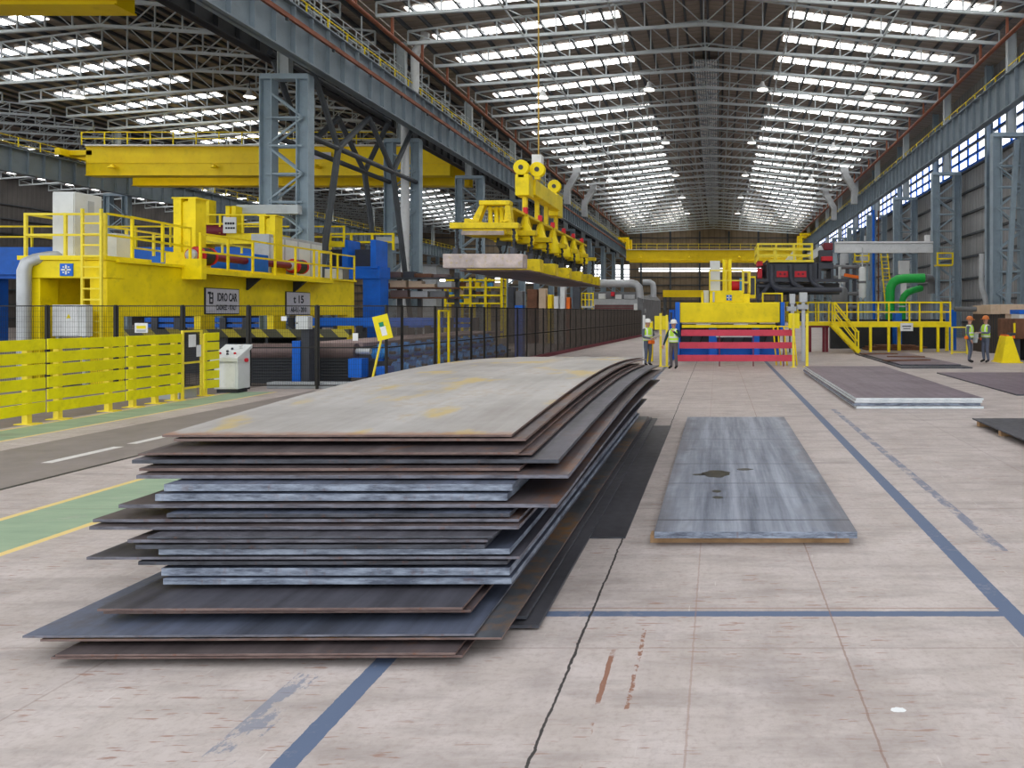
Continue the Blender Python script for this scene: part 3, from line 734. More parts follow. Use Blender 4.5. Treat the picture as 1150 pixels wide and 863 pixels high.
# ------------------------------------------------------------------ yellow board fence and console
def board_fence(y0, y1, label, posts, x=-12.65):
    g = thing('board_fence', label, 'fence', (x, (y0+y1)/2, 0), 'yellow board fence panels')
    zs = [.17 + .235*k for k in range(6)]; r = random.Random(int(y0*10))
    for z in zs:
        d = (r.random()-.5)*.03; MB().hexa([(x+.06,y0,z+d), (x+.09,y0,z+d), (x+.09,y1,z-d), (x+.06,y1,z-d), (x+.06,y0,z+.2+d), (x+.09,y0,z+.2+d), (x+.09,y1,z+.2-d), (x+.06,y1,z+.2-d)]).build('board', 'fence_yellow', g, bevel=.004)
    for y in posts:
        MB().box(x-.04, x+.058, y-.05, y+.05, 0, 1.52).box(x-.14, x+.2, y-.11, y+.11, 0, .018).build('post', 'pale_yellow', g)
    return g
board_fence(11.3, 14.15, 'yellow board fence panel nearest the camera, cut by the photo edge', (11.7, 13.85))
board_fence(14.2, 16.05, 'yellow board fence panel in the middle of the row of three', (14.5, 15.7))
board_fence(16.1, 17.75, 'yellow board fence panel at the far end of the row, beside the mesh gate', (16.35, 17.0, 17.6))
board_fence(18.55, 19.08, 'short yellow board fence panel next to the white control console', (18.62,))
gt = thing('mesh_gate', 'yellow framed mesh gate with paper notices between two board fences', 'gate', (-12.6, 18.15, 0))
m = MB()
for y in (17.82, 18.46): m.bar((-12.6,y,0), (-12.6,y,1.62), .05)
for z in (.25, .85, 1.6): m.bar((-12.6,17.82,z), (-12.6,18.46,z), .045)
m.build('gate_frame', 'pale_yellow', gt)
m = MB()
for k in range(22): y = 17.84 + .0285*k; m.bar((-12.6,y,.27), (-12.6,y,1.58), .006)
for k in range(24): z = .28 + .055*k; m.bar((-12.6,17.84,z), (-12.6,18.44,z), .006)
m.build('mesh', 'mesh_black', gt)
MB().box(-12.57, -12.56, 17.98, 18.22, 1.22, 1.52).build('notice', 'white', gt); MB().box(-12.57, -12.56, 18.25, 18.4, .98, 1.26).build('notice', 'white', gt)
MB().box(-13.3, -12.7, 17.85, 18.45, 0, .22).build('sill', 'grey_cab', gt)
cc = thing('control_console', 'white sloped-top control console with buttons beside the short yellow fence', 'console', (-12.5, 19.4, 0))
MB().prism([(19.2,.10), (19.7,.10), (19.7,1.12), (19.2,.80)], -12.78, -12.17, 'X').build('body', 'white_cab', cc, bevel=.012)
MB().prism([(19.12,.80), (19.12,.90), (19.74,1.22), (19.74,1.12)], -12.83, -12.13, 'X').build('control_panel', 'white_cab', cc, bevel=.008)
MB().box(-12.72, -12.23, 19.185, 19.2, .14, .76).build('door', 'white', cc, bevel=.005)
MB().box(-12.74, -12.21, 19.25, 19.65, 0, .10).build('plinth', 'black_steel', cc)
for k, (x, t, c, nm) in enumerate(((-12.68,.25,'red','button'), (-12.55,.4,'black_steel','button'), (-12.47,.2,'black_steel','button'), (-12.3,.25,'red','button'), (-12.5,.6,'black_steel','joystick'), (-12.28,.7,'white','indicator'))):
    y = 19.14 + .58*t; z = .91 + .32*t*.95
    MB().lathe([(.028,0), (.028,.04), (.02,.05)], (x,y,z), 10).build(nm, c, cc, True)
MB().box(-12.5, -12.32, 19.5, 19.66, 1.10, 1.20).build('indicator_box', 'white', cc)
MB().lathe([(.05,0), (.05,.05)], (-12.165,19.5,.82), 12, 0, 'X').build('emergency_stop', 'red', cc)
# kerbs
tag(MB().box(-12.1, -8.95, 20.3, 20.6, 0, .17).build('metal_kerb', 'grey_cab', bevel=.01), 'low grey metal kerb at the foot of the mesh fence', 'kerb')
# leaning sign post
sp = thing('sign_post', 'yellow diamond-tilted sign board on a leaning yellow pole before the mesh fence', 'sign', (-9.0, 19.6, 0))
b0, b1 = Vector((-9.06, 19.7, 0)), Vector((-8.72, 19.7, 1.5))
MB().tube([b0, b1], .03, 8).build('pole', 'pale_yellow', sp, True)
MB().lathe([(.16,0), (.16,.025), (.05,.05)], b0, 14).build('foot', 'pale_yellow', sp)
c = Vector((-8.70, 19.66, 1.66)); a = math.radians(-14)
R2 = lambda u, v: (c.x + u*math.cos(a) - v*math.sin(a), c.z + u*math.sin(a) + v*math.cos(a))
def quad(name, mt, u0, u1, v0, v1, y0, y1): return MB().prism([R2(u0,v0), R2(u1,v0), R2(u1,v1), R2(u0,v1)], y0, y1, 'Y').build(name, mt, sp)
a = math.radians(14)
quad('board', 'sign_yellow', -.20, .20, -.32, .32, 19.645, 19.665)
quad('emblem', 'sign_green', -.07, .05, .02, .14, 19.64, 19.645); quad('notice', 'white', -.06, .08, -.22, .02, 19.64, 19.645)

# ------------------------------------------------------------------ black mesh fence
def fence_panel(p, q, label, h=2.22, post=True, wire=.033, wr=.0035, name='mesh_fence', group='black mesh fence panels'):
    p, q = Vector(p), Vector(q); g = thing(name, label, 'fence', p, group); L = (q-p).length; d = (q-p)/L
    if post: MB().bar(p, p + Vector((0,0,h+.03)), .055).build('post', 'mesh_black', g)
    m = MB()
    for z in (.1, h*.5, h): m.bar(p + d*.03 + Vector((0,0,z)), q - d*.03 + Vector((0,0,z)), .03)
    for e in (p + d*.06, q - d*.045): m.bar(e + Vector((0,0,.1)), e + Vector((0,0,h)), .025)
    m.build('frame', 'mesh_black', g)
    m = MB(); n = int(L / wire)
    for i in range(1, n):
        e = p + d * (L*i/n); m.bar(e + Vector((0,0,.1)), e + Vector((0,0,h)), wr)
    for k in range(1, 15):
        z = .1 + (h-.1)*k/15; m.bar(p + d*.03 + Vector((0,0,z)), q - d*.03 + Vector((0,0,z)), .004)
    m.build('mesh', 'mesh_wire' if wire < .03 else 'mesh_black', g)
    return g
xs = [XX(v, 20.2) for v in (-22, 53, 130, 205, 279, 356, 436)]
for i in range(len(xs) - 1):
    fence_panel((xs[i],20.2,0), (xs[i+1],20.2,0), 'black mesh fence panel facing the camera below the yellow machine, %s in the row' % ORD[i], wire=.06)
fx = lambda y: -8.85 + .047*(y-20.2)
ys = [20.2, 21.1, 23.3] + [25 + 1.29*k for k in range(33)]
for i in range(len(ys) - 1):
    fence_panel((fx(ys[i]),ys[i],0), (fx(ys[i+1]),ys[i+1],0), 'black mesh fence panel in the long receding run, %s from its near corner' % ORD[i], wire=.026, wr=.0052)
k2 = tag(MB().hexa([(fx(24)+.05,24,0), (fx(24)+.35,24,0), (fx(66)+.35,66,0), (fx(66)+.05,66,0), (fx(24)+.05,24,.12), (fx(24)+.35,24,.12), (fx(66)+.35,66,.12), (fx(66)+.05,66,.12)]).build('fence_kerb', 'maroon'), 'low reddish kerb along the foot of the receding mesh fence', 'kerb')
yp = thing('access_gate_post', 'pair of thin yellow posts at the gap in the black mesh fence', 'post', (-8.6, 23.6, 0))
for dy in (0, .75): MB().bar((fx(23.4+dy)+.08,23.4+dy,0), (fx(23.4+dy)+.08,23.4+dy,2.1), .06).build('post', 'yellow', yp)
MB().bar((fx(23.4)+.08,23.4,2.1), (fx(24.15)+.08,24.15,2.1), .05).build('crossbar', 'yellow', yp)
jb = thing('junction_box', 'small white junction box on a blue post behind the mesh fence', 'junction box', (-11.4, 20.9, 0))
MB().box(XX(328,20.8), XX(337,20.8), 20.8, 21.2, 0, 1.26).build('post', 'blue', jb)
MB().box(XX(337.2,20.8), XX(346,20.8), 20.85, 21.2, 0, 1.62).build('column', 'dark_grey', jb)
MB().box(XX(334,20.8), XX(348,20.8), 20.7, 20.95, ZZ(370,20.8), ZZ(355,20.8)).build('box', 'white_cab', jb, bevel=.01)
MB().lathe([(.02,0), (.02,.02)], (XX(336,20.8)+.0, 20.68, ZZ(363,20.8)), 8, 0, 'Y').build('lock', 'black_steel', jb)

# ------------------------------------------------------------------ roller conveyor behind the fence
rc = thing('roller_conveyor', 'long roller conveyor with dusty pink bed behind the black mesh fence', 'conveyor', (-12, 21, 0))
MB().box(-12.35, -10.4, 22.2, 36.7, 1.05, 1.15).build('bed', 'conveyor', rc)
MB().tube([(-13.4,21.7,.93), (-10.35,21.7,.93)], .23, 20).build('roller', 'roller', rc, True)
MB().tube([(-10.35,21.7,.93), (-9.95,21.7,.93)], .09, 12).build('journal', 'galv', rc, True)
m = MB()
for k in range(9): m.box(-13.4, -10.5, 21.55, 21.6, .06 + .085*k, .12 + .085*k)
m.build('louvre', 'black_steel', rc); MB().box(-13.4, -10.5, 21.62, 21.66, .02, .82).build('backing_panel', 'dark_grey', rc)
MB().box(XX(393,21.3), XX(408,21.3), 21.2, 21.6, .22, .75).build('drive_box', 'blue', rc); MB().box(XX(424,21.6), XX(436,21.6), 21.5, 22, .05, .5).build('drive_box', 'blue', rc)
MB().box(-10.4, -9.1, 22.4, 36, .0, .16).build('plinth', 'dark_grey', rc)
MB().box(XX(436,23), XX(491,23)-.4, 32, 32.5, .0, .0+.01).build('shim', 'dark_grey', rc) if False else None
mot = thing('drive_motor', 'x', 'motor', (0,0,0), 'blue conveyor drive motors')
m = MB().lathe([(.0,-.24), (.15,-.24), (.17,-.2), (.17,.16), (.13,.2), (.13,.26), (.0,.26)], (0,0,.24), 14, 0, 'X')
for k in range(6): m.box(-.18+.055*k, -.165+.055*k, -.185, .185, .08, .42)
m.build('casing', 'motor_blue', mot, True)
MB().box(-.12, .1, -.13, .13, .0, .1).build('foot', 'blue', mot); MB().lathe([(.05,.26), (.05,.42)], (0,0,.24), 10, 0, 'X').build('shaft', 'dark_grey', mot)
MB().box(-.08, .06, -.08, .08, .41, .5).build('terminal_box', 'motor_blue', mot)
k = 0
for i in range(12):
    y = 22.6 + .95*i
    for x, z in ((-9.45, .165), (-10.05, .605)):
        o = mot if k == 0 else dup(mot, (0,0,0)); o.location = (x, y, z)
        o['label'] = 'blue electric drive motor of the roller conveyor, %s in its %s row' % (ORD[i], 'lower' if z < .3 else 'upper'); k += 1
ms = tag(MB().box(-10.35, -9.75, 22.4, 34, .163, .6).build('motor_bench', 'dark_grey'), 'dark steel bench under the upper row of blue motors', 'bench')
bb = thing('blue_beam', 'long low blue beam with dark posts under the yellow machine', 'beam', (-20, 38.3, 0))
MB().box(-29, -12.3, 38.3, 38.7, ZZ(368,38.3), ZZ(364,38.3)).build('lower_bar', 'blue', bb); MB().box(-29, -12.3, 38.3, 38.7, ZZ(362,38.3), ZZ(357,38.3)).build('upper_bar', 'blue', bb)
for k in range(15): MB().box(-28.6 + 1.15*k, -28.3 + 1.15*k, 38.2, 38.75, 0, ZZ(357,38.3)).build('post', 'dark_grey', bb)
tb = thing('travel_beam', 'blue horizontal beam of the conveyor line behind the mesh fence corner', 'beam', (-12, 30, 0))
MB().box(-16.5, -10.9, 30, 30.4, ZZ(366,30), ZZ(357,30)).build('beam', 'blue', tb); MB().box(-16.5, -10.9, 30.0, 30.4, 0, .9).build('pedestal', 'dark_grey', tb)
hz = tag(MB().box(XX(122,25), XX(392,25), 25.0, 25.2, ZZ(379,25), ZZ(370,25)).build('hazard_beam', 'hazard'), 'dirty yellow and black hazard-striped beam under the yellow machine', 'beam')
hp = thing('conveyor_guard', 'blue machinery housing and grey cabinets beneath the hazard-striped beam', 'machinery', (-15, 26, 0))
MB().box(XX(258,25.5), XX(278,25.5), 25.4, 26, 0, ZZ(375,25.5)).build('housing', 'blue', hp)
MB().box(XX(285,25.5), XX(300,25.5), 25.4, 26, 0, ZZ(378,25.5)).build('cabinet', 'grey_cab', hp); MB().box(XX(303,25.5), XX(335,25.5), 25.4, 26, 0, ZZ(379,25.5)).build('cabinet', 'machine_grey', hp)
MB().box(XX(122,25.5), XX(388,25.5), 25.4, 25.6, .0, 1.3).build('skirt', 'dark_grey', hp)

# ------------------------------------------------------------------ long yellow gantry machine
gm = thing('gantry_machine', 'long yellow gantry machine with railed top, red hose drums and two nameplates', 'machine', (-18, 21, 0))
XL, XR, Y1, Y2, ZB, ZT = -19.3, -16.95, 21.0, 35.3, 1.93, 3.46
m = MB(); m.box(XR-.35, XR, Y1+.4, Y2, ZB, ZT); m.box(XL, XL+.35, Y1+.4, Y2, ZB, ZT); m.box(XL+.35, XR-.35, Y1+.6, Y2, ZT-.12, ZT); m.box(XL+.35, XR-.35, Y1+4.5, Y1+4.7, ZB, ZT-.12); m.box(XL+.35, XR-.35, Y2-.3, Y2, ZB, ZT-.12)
m.build('body', 'yellow', gm, bevel=.02)
MB().box(XR-.05, XR+.1, Y1+.3, Y2+.05, ZT, ZT+.08).build('edge_trim', 'yellow', gm)
for a, b in ((XL, XL+.5), (XR-.49, XR)): MB().box(a + (-.012 if a == XL else .012), b + (-.012 if a == XL else .012), Y1, Y1+.6, 0, 3.0).build('front_leg', 'yellow', gm, bevel=.02)
for a, b in ((XL, XL+.5), (XR-.49, XR)): MB().box(a, b, Y2-.6, Y2, 0, ZB).build('rear_leg', 'yellow', gm)
MB().box(XL-.02, XR+.02, Y1-.04, Y1+.62, 3.0, 3.5).build('crossbeam', 'yellow', gm, bevel=.02)
MB().box(XL-.05, XR+.05, Y1-.1, Y1+1.6, 3.5, 3.62).build('top_deck', 'yellow', gm)
MB().tube([(XL+.24,Y1-.2,0), (XL+.24,Y1-.2,3.2), (XL+.28,Y1-.16,3.42), (XL+.42,Y1-.05,3.52), (XL+.6,Y1+.15,3.6), (XL+.8,Y1+.5,3.66)], .16, 14).build('exhaust_duct', 'galv', gm, True)
bd = MB().box(XX(66,20.9), XX(80.5,20.9), 20.93, 20.96, ZZ(310,20.9), ZZ(296,20.9)).build('badge', 'blue', gm)
cx_, cz_ = XX(73.2,20.9), ZZ(303,20.9)
m = MB(); m.box(cx_-.025, cx_+.025, 20.92, 20.93, cz_-.13, cz_+.13).box(cx_-.13, cx_+.13, 20.92, 20.93, cz_-.025, cz_+.025)
for sx in (-1,1):
    for sz in (-1,1): m.box(cx_+sx*.075-.02, cx_+sx*.075+.02, 20.92, 20.93, cz_+sz*.075-.02, cz_+sz*.075+.02)
m.build('badge_mark', 'white', bd)
r = MB(); railing(r, [(XR,Y1-.05,3.62), (XL+.15,Y1-.05,3.62), (XL+.15,Y2-.1,3.5)], 1.15, .03, 1.15); r.build('railing', 'pale_yellow', gm)
r = MB(); railing(r, [(XR+.01,Y1+.9,3.6), (XR+.01,Y1+3.3,3.55)], 1.2, .03, 1.0); r.bar((XR+.01,Y1,4.79), (XR+.01,Y1+.9,4.79), .06); r.bar((XR+.01,Y1,4.2), (XR+.01,Y1+.9,4.2), .06); railing(r, [(XR+.55,Y1+3.0,3.40), (XR+.55,Y2-3.2,3.44), (XR+.05,Y2-3.2,3.46), (XR+.05,Y2-.1,3.5)], 1.15, .03, 1.35); r.build('railing', 'yellow', gm)
MB().box(XR, XR+.62, Y1+2.95, Y2-3.1, 3.28, 3.42).build('balcony', 'yellow', gm); MB().box(XR+.005, XR+.64, Y1+2.92, Y1+3.15, 3.1, 3.75).build('toe_plate', 'yellow', gm)
for y in (Y1+6.2, Y1+9.2): MB().prism([(XR,3.28), (XR+.5,3.28), (XR,2.85)], y, y+.12, 'Y').build('bracket', 'black_steel', gm)
l = MB(); xa = XX(96,20.9); xb = XX(117,20.9)
for x in (xa, xb): l.bar((x,20.8,.5), (x,20.8,4.9), .06)
for k in range(14): l.bar((xa,20.8,.6+.3*k), (xb,20.8,.6+.3*k), .045)
l.build('ladder', 'pale_yellow', gm)
cab = MB().box(-18.72, -18.1, 21.3, 22.25, 3.62, 5.45).build('electric_cabinet', 'white_cab', gm, bevel=.02)
MB().box(-18.09, -18.08, 21.75, 21.95, 4.9, 5.25).build('vent', 'grey_cab', cab); MB().box(-18.7, -18.12, 21.28, 21.3, 3.7, 5.4).build('door', 'white_cab', cab)
MB().box(XX(113,23.4), XX(131,23.4), 23.4, 24.0, 3.5, ZZ(262,23.4)).build('electric_cabinet', 'white_cab', gm)
def post(x, y, w, z0, z1):
    q = MB()
    q.box(x-w/2, x-w*.16, y-.22, y+.3, z0, z1).box(x+w*.16, x+w/2, y-.22, y+.3, z0, z1).box(x-w*.2, x+w*.2, y-.05, y+.25, z0, z1-.04).box(x-w*.14, x+w*.14, y-.16, y-.1, z0, z1-.1)
    q.build('lift_post', 'yellow', gm)
    MB().box(x-w/2-.05, x+w/2+.06, y-.24, y+.32, z1, z1+.05).build('post_cap', 'yellow', gm)
    MB().box(x-w*.75, x+w*.6, y-.35, y+.45, z0-.05, z0+.55).build('post_base', 'yellow', gm, bevel=.02)
post(XX(210,25.4), 25.5, .74, 3.5, 5.85); post(XX(302,30), 30.1, .62, 3.5, 5.85)
def drum(y):
    d = MB().lathe([(.10,-.5), (.24,-.5), (.26,-.45), (.26,-.30), (.30,-.30), (.30,-.22), (.24,-.2), (.24,.3), (.30,.3), (.30,.38), (.1,.4)], (XR+.02-.3,y,3.93), 18, 0, 'Y').build('hose_drum', 'red', gm, True)
    MB().lathe([(.25,-.18), (.285,-.15), (.285,.26), (.25,.29)], (XR+.02-.3,y,3.93), 18, 0, 'Y').build('hose_winding', 'black_steel', d, True)
    MB().lathe([(.05,-.62), (.17,-.58), (.2,-.5)], (XR+.02-.3,y,3.93), 16, 0, 'Y').build('end_cap', 'galv', d, True)
drum(25.3); drum(31.0)
MB().tube([(XR-.28,25.8,3.93), (XR-.28,30.5,3.93)], .13, 12).build('drive_shaft', 'maroon', gm, True)
MB().box(XR-.55, XR-.02, 27.6, 28.6, 3.5, 4.2).build('gearbox', 'blue', gm, bevel=.02)
MB().box(XL+.2, XR-1.2, 25.5, 34.5, 3.46, 3.95).build('oil_tank', 'blue', gm, bevel=.02)
pc = MB().box(-18.25, -17.55, 29.6, 33.6, 3.5, 5.12).build('control_cabinet', 'grey_cab', gm, bevel=.02)
for k in range(4): MB().box(-17.55, -17.53, 29.75+.98*k, 30.6+.98*k, 3.6, 5.0).build('cabinet_door', 'white_cab', pc)
MB().box(-17.6, -17.1, 33.9, 34.5, 3.5, 4.0).build('small_box', 'white_cab', gm); MB().box(-17.6, -17.1, 34.6, 35.1, 3.5, 4.05).build('small_box', 'machine_grey', gm)
# nameplates on the side (facing +X)
def side_sign(px0, px1, py0, py1, rows, nm):
    ya, yb = F*XR/(px0-VX), F*XR/(px1-VX); yc = (ya+yb)/2; za, zb = ZZ(py1, yc), ZZ(py0, yc)
    s_ = MB().box(XR+.0, XR+.05, ya, yb, za, zb).build(nm, 'black_steel', gm)
    MB().box(XR+.05, XR+.06, ya+.03, yb-.03, za+.03, zb-.03).build('board', 'sign', s_)
    for body, fy, fz, size, wd in rows:
        text('lettering', body, size, 'text', s_, (XR+.061, ya+(yb-ya)*fy, za+(zb-za)*fz), (math.pi/2, 0, math.pi/2), .003, wd)
    return s_, ya, yb, za, zb
s1, ya, yb, za, zb = side_sign(229, 267, 324, 353, [('IDRO CAR', .62, .64, .38, (1.05)), ('CADREZ - ITALY', .60, .25, .24, 1.1)], 'nameplate')
m = MB(); yl = ya + .12; zl = za + (zb-za)*.42
m.box(XR+.061, XR+.065, yl-.02, yl+.14, zl+.30, zl+.38).box(XR+.061, XR+.065, yl+.05, yl+.11, zl, zl+.34).box(XR+.061, XR+.065, yl+.05, yl+.24, zl-.03, zl+.04).box(XR+.061, XR+.065, yl+.2, yl+.25, zl, zl+.3).box(XR+.061, XR+.065, yl+.1, yl+.25, zl+.14, zl+.2).box(XR+.061, XR+.065, yl+.16, yl+.25, zl+.28, zl+.36)
m.build('logo', 'text', s1)
side_sign(320, 347, 328, 354, [('t 15', .5, .66, .42, .75), ('A8-R1 - 2010', .5, .22, .26, 1.15)], 'nameplate')
# blue gantry behind it with railings and a second yellow machine
bg_ = thing('blue_gantry', 'large blue gantry beam with yellow railing crossing behind the yellow machine', 'gantry', (-28, 40, 0))
MB().box(-40, -20.95, 40, 40.5, 4.05, 5.5).box(-40, -18.0, 40.3, 41.6, 3.85, 4.5).build('beam', 'blue', bg_)
MB().box(-20.9, -18.3, 40.9, 41.2, 4.5, 5.45).build('dark_trough', 'dark_grey', bg_)
for x in (-19.75, -18.25): MB().box(x-.15, x+.15, 40.1, 41.5, 4.4, 5.9).build('end_flange', 'blue', bg_)
MB().box(-18.95, -18.0, 40.4, 41.4, 0, 3.9).build('leg', 'blue', bg_, bevel=.03); MB().box(-39.8, -38.8, 40.2, 41.4, 0, 3.9).build('leg', 'blue', bg_)
r = MB(); railing(r, [(-40,40.1,5.5), (-19.8,40.1,5.5)], 1.1, .04, 1.8); railing(r, [(-21.5,42,5.5), (-18,42,5.5)], .9, .05, 1.2); r.build('railing', 'yellow', bg_)
MB().box(-20.9, -19.8, 39.9, 40.1, 5.5, 5.75).build('toe_board', 'yellow', bg_)
bs = MB().box(XX(111,39.9), XX(146,39.9), 39.9, 39.98, ZZ(292,39.9), ZZ(281,39.9)).build('sign_board', 'white', bg_)
text('lettering', 'IDRO CAR', .42, 'text', bs, (XX(128,39.9), 39.89, ZZ(286.5,39.9)), (math.pi/2, 0, 0), .003, 1.3)
wp = tag(MB().box(-20.6, -16.9, 39.6, 39.95, ZZ(276,39.8), ZZ(276,39.8)+.5).build('wall_bracket_beam', 'truss'), 'short pale grey bracket beam on the nearest dividing column', 'beam') if False else None
sm = thing('second_gantry_machine', 'smaller yellow railed machine with a white sign, beyond the long yellow one', 'machine', (-23, 36, 0))
MB().box(-24.4, -20.6, 35, 36.5, ZZ(274,35), ZZ(262,35)).build('platform', 'yellow', sm)
for x in (-24.2, -20.8): MB().box(x-.15, x+.15, 35.2, 36.2, 0, 5.2).build('leg', 'yellow', sm)
for px, w_ in ((232, .5), (262, .46)):
    x = XX(px, 35.4); MB().box(x-w_/2, x-w_*.12, 35.2, 35.7, 5.3, ZZ(225 if px < 240 else 232, 35.4)).box(x+w_*.12, x+w_/2, 35.2, 35.7, 5.3, ZZ(225 if px < 240 else 232, 35.4)).box(x-.1, x+.1, 35.35, 35.6, 5.3, 7.0).build('lift_post', 'yellow', sm)
r = MB(); railing(r, [(XX(222,34.9),34.9,5.7), (XX(298,34.9),34.9,5.7)], .85, .035, .9); r.build('railing', 'yellow', sm)
q = MB().box(XX(250.5,34.7), XX(265,34.7), 34.7, 34.75, ZZ(262,34.7), ZZ(244,34.7)).build('sign_board', 'white_cab', sm)
m = MB()
for k in range(4): x = XX(252.5 + 2.8*k, 34.68); m.box(x, x+.08, 34.68, 34.7, ZZ(252.3,34.7), ZZ(249.8,34.7)); m.box(x+.02, x+.1, 34.68, 34.7, ZZ(257.3,34.7), ZZ(255.3,34.7))
m.build('lettering', 'text', q)
MB().lathe([(.0,-.5), (.28,-.5), (.28,.5), (.0,.5)], (XX(242,35), 35.1, 5.85), 14, 0, 'X').build('hose_drum', 'maroon', sm, True)
# grey cross bracket on the first column
tag(MB().box(XX(270,36), XX(338,36), 35.7, 36.1, ZZ(241,36), ZZ(231,36)).build('bracket_beam', 'truss'), 'pale grey bracket beam bolted across the nearest dividing column', 'beam')
tag(MB().box(XX(424,49), XX(452,49), 48.6, 48.9, ZZ(274,49), ZZ(267,49)).build('bracket_beam', 'truss'), 'pale grey bracket beam across the second dividing column', 'beam')

# boxes and notices on the fence facing the camera
fb = thing('switch_cabinet', 'white switch cabinet with a warning triangle behind the fence under the yellow machine', 'cabinet', (XX(78,20.5), 20.5, 0))
MB().box(XX(60.5,20.5), XX(98,20.5), 20.45, 20.68, ZZ(378,20.5), ZZ(342.5,20.5)).build('cabinet', 'white_cab', fb, bevel=.01); MB().box(XX(62,20.5), XX(90,20.5), 20.43, 20.45, ZZ(377,20.5), ZZ(343.5,20.5)).build('door', 'white', fb)
x, z = XX(76,20.4), ZZ(355.5,20.4)
MB().prism([(x-.06,z-.05), (x+.06,z-.05), (x,z+.06)], 20.42, 20.43, 'Y').build('warning_triangle', 'sign_yellow', fb)
for px in (64, 94): MB().box(XX(px,20.5)-.04, XX(px,20.5)+.04, 20.5, 20.62, 0, ZZ(378,20.5)).build('leg', 'grey_cab', fb)
nb = thing('notice_sign', 'white notice board with a yellow middle hung on the fence above the yellow boards', 'notice', (XX(156.5,20.1), 20.15, 1.4))
MB().box(XX(149.5,20.1), XX(164,20.1), 20.155, 20.17, ZZ(374,20.1), ZZ(363,20.1)).build('board', 'white', nb); MB().box(XX(151.5,20.1), XX(162,20.1), 20.15, 20.155, ZZ(369.5,20.1), ZZ(366,20.1)).build('yellow_panel', 'sign_yellow', nb); MB().box(XX(151.5,20.1), XX(162,20.1), 20.15, 20.155, ZZ(373,20.1), ZZ(370.5,20.1)).build('grey_panel', 'grey_cab', nb)
tag(MB().box(XX(314.5,20.1), XX(320.5,20.1), 20.15, 20.17, ZZ(360.5,20.1), ZZ(355.5,20.1)).build('notice_sign', 'white'), 'tiny white tag hung on the mesh fence next to the white junction box', 'tag')
tag(MB().box(XX(395,20.1), XX(401,20.1), 20.15, 20.17, ZZ(383,20.1), ZZ(374.5,20.1)).build('notice_sign', 'white'), 'small white card hung on the mesh fence near the yellow sign', 'tag')

# ------------------------------------------------------------------ magnet lifting beam with its plate
M['magnet_pale'] = paint('scuffed_pale_magnet_paint', (.50,.42,.40), .55, .3, 2.2, (.42,.32,.08), .9)
MX0, MX1 = -8.36, -5.92
mg = thing('lifting_beam', 'yellow magnet lifting beam with hanging magnets carrying a long steel plate', 'lifting beam', (-7.14, 30, 3.4))
MY = [23.0, 25.2, 27.6, 30.2, 32.8, 35.3, 37.6]
for k, y in enumerate(MY):
    q = MB().box(MX0, MX1, y, y+.55, 3.40, 3.83).build('magnet', 'magnet_pale' if k == 0 else 'magnet_yellow', mg, bevel=.025)
    m = MB()
    for x in (MX0+.35, MX1-.35): m.box(x-.07, x+.07, y+.1, y+.4, 3.83, 4.02)
    m.build('lug', 'dark_grey', q)
    for x in (MX0+.35, MX1-.35):
        m = MB()
        for j in range(6): z = 4.0 + .11*j; m.lathe([(.035,z), (.05,z+.03), (.05,z+.08), (.035,z+.11)], (x + (-.0 if j % 2 else .02), y+.25, 0), 8)
        m.build('chain', 'black_steel', q)
m = MB()
for x in (-7.65, -6.75): m.ibeam((x,23.9,4.75), (x,38.4,4.75), .22, .42, .04)
for y in [24 + 2.4*k for k in range(7)]: m.box(-7.7, -6.7, y, y+.3, 4.6, 4.86)
m.build('spreader', 'magnet_yellow', mg)
for k, y in enumerate(MY): MB().box(-8.2, -6.1, y+.12, y+.42, 4.62, 4.80).build('cross_arm', 'magnet_yellow', mg, bevel=.02)
e = MB().box(-8.05, -6.75, 23.85, 24.9, 4.5, 4.72).build('end_platform', 'magnet_yellow', mg, bevel=.02)
MB().box(-8.07, -6.73, 23.82, 23.85, 4.49, 4.62).build('front_strip', 'magnet_pale', e)
for x0, x1 in ((-7.95, -7.5), (-6.78, -6.72)):
    MB().hexa([(x0,24.0,4.72), (x0+.28,24.0,4.72), (x0+.28,24.3,4.72), (x0,24.3,4.72), (x1-.02,24.0,5.5), (x1+.12,24.0,5.5), (x1+.12,24.3,5.5), (x1-.02,24.3,5.5)]).build('end_leg', 'magnet_yellow', mg)
MB().box(-7.56, -6.58, 23.95, 24.35, 5.46, 5.6).build('top_bar', 'magnet_yellow', mg, bevel=.02)
MB().prism([(-8.02,4.72), (-7.3,4.72), (-7.3,4.85), (-7.8,5.02), (-8.02,5.02)], 23.95, 24.2, 'Y').build('gusset', 'magnet_yellow', mg)
for x in (-7.32, -7.12, -6.95): MB().tube([(x,24.4,4.8), (x-.03,24.45,5.45)], [.09,.06], 8).build('spring_rod', 'yellow', mg, True)
for k in range(13):
    y = 25.0 + 1.08*k; x = -6.62 if k % 2 else -6.9
    u = MB().lathe([(.0,4.42), (.30,4.42), (.31,4.55), (.24,4.85), (.10,5.12), (.07,5.35)], (x,y,0), 12).build('hanger_bell', 'yellow', mg, True)
    MB().bar((x-.2,y-.2,4.6), (x,y,5.55), .09, .06).bar((x+.2,y+.2,4.6), (x,y,5.55), .09, .06).build('hanger_fork', 'magnet_yellow', u)
    MB().box(x-.07, x+.07, y-.08, y+.08, 5.44, 5.66).build('red_cap', 'red', u)
    MB().prism([(x-.55,4.3), (x-.05,4.3), (x-.2,5.5), (x-.36,5.5)], y+.42, y+.52, 'Y').build('web_plate', 'brace', u); MB().tube([(x-.1,y+.3,4.6), (x-.2,y+.35,4.1), (x-.35,y+.5,3.95), (x-.5,y+.5,4.3)], .035, 6).build('hose', 'black_steel', u)
MB().box(-7.5, -6.6, 24.6, 38.2, 5.38, 5.46).build('top_rail', 'magnet_yellow', mg)
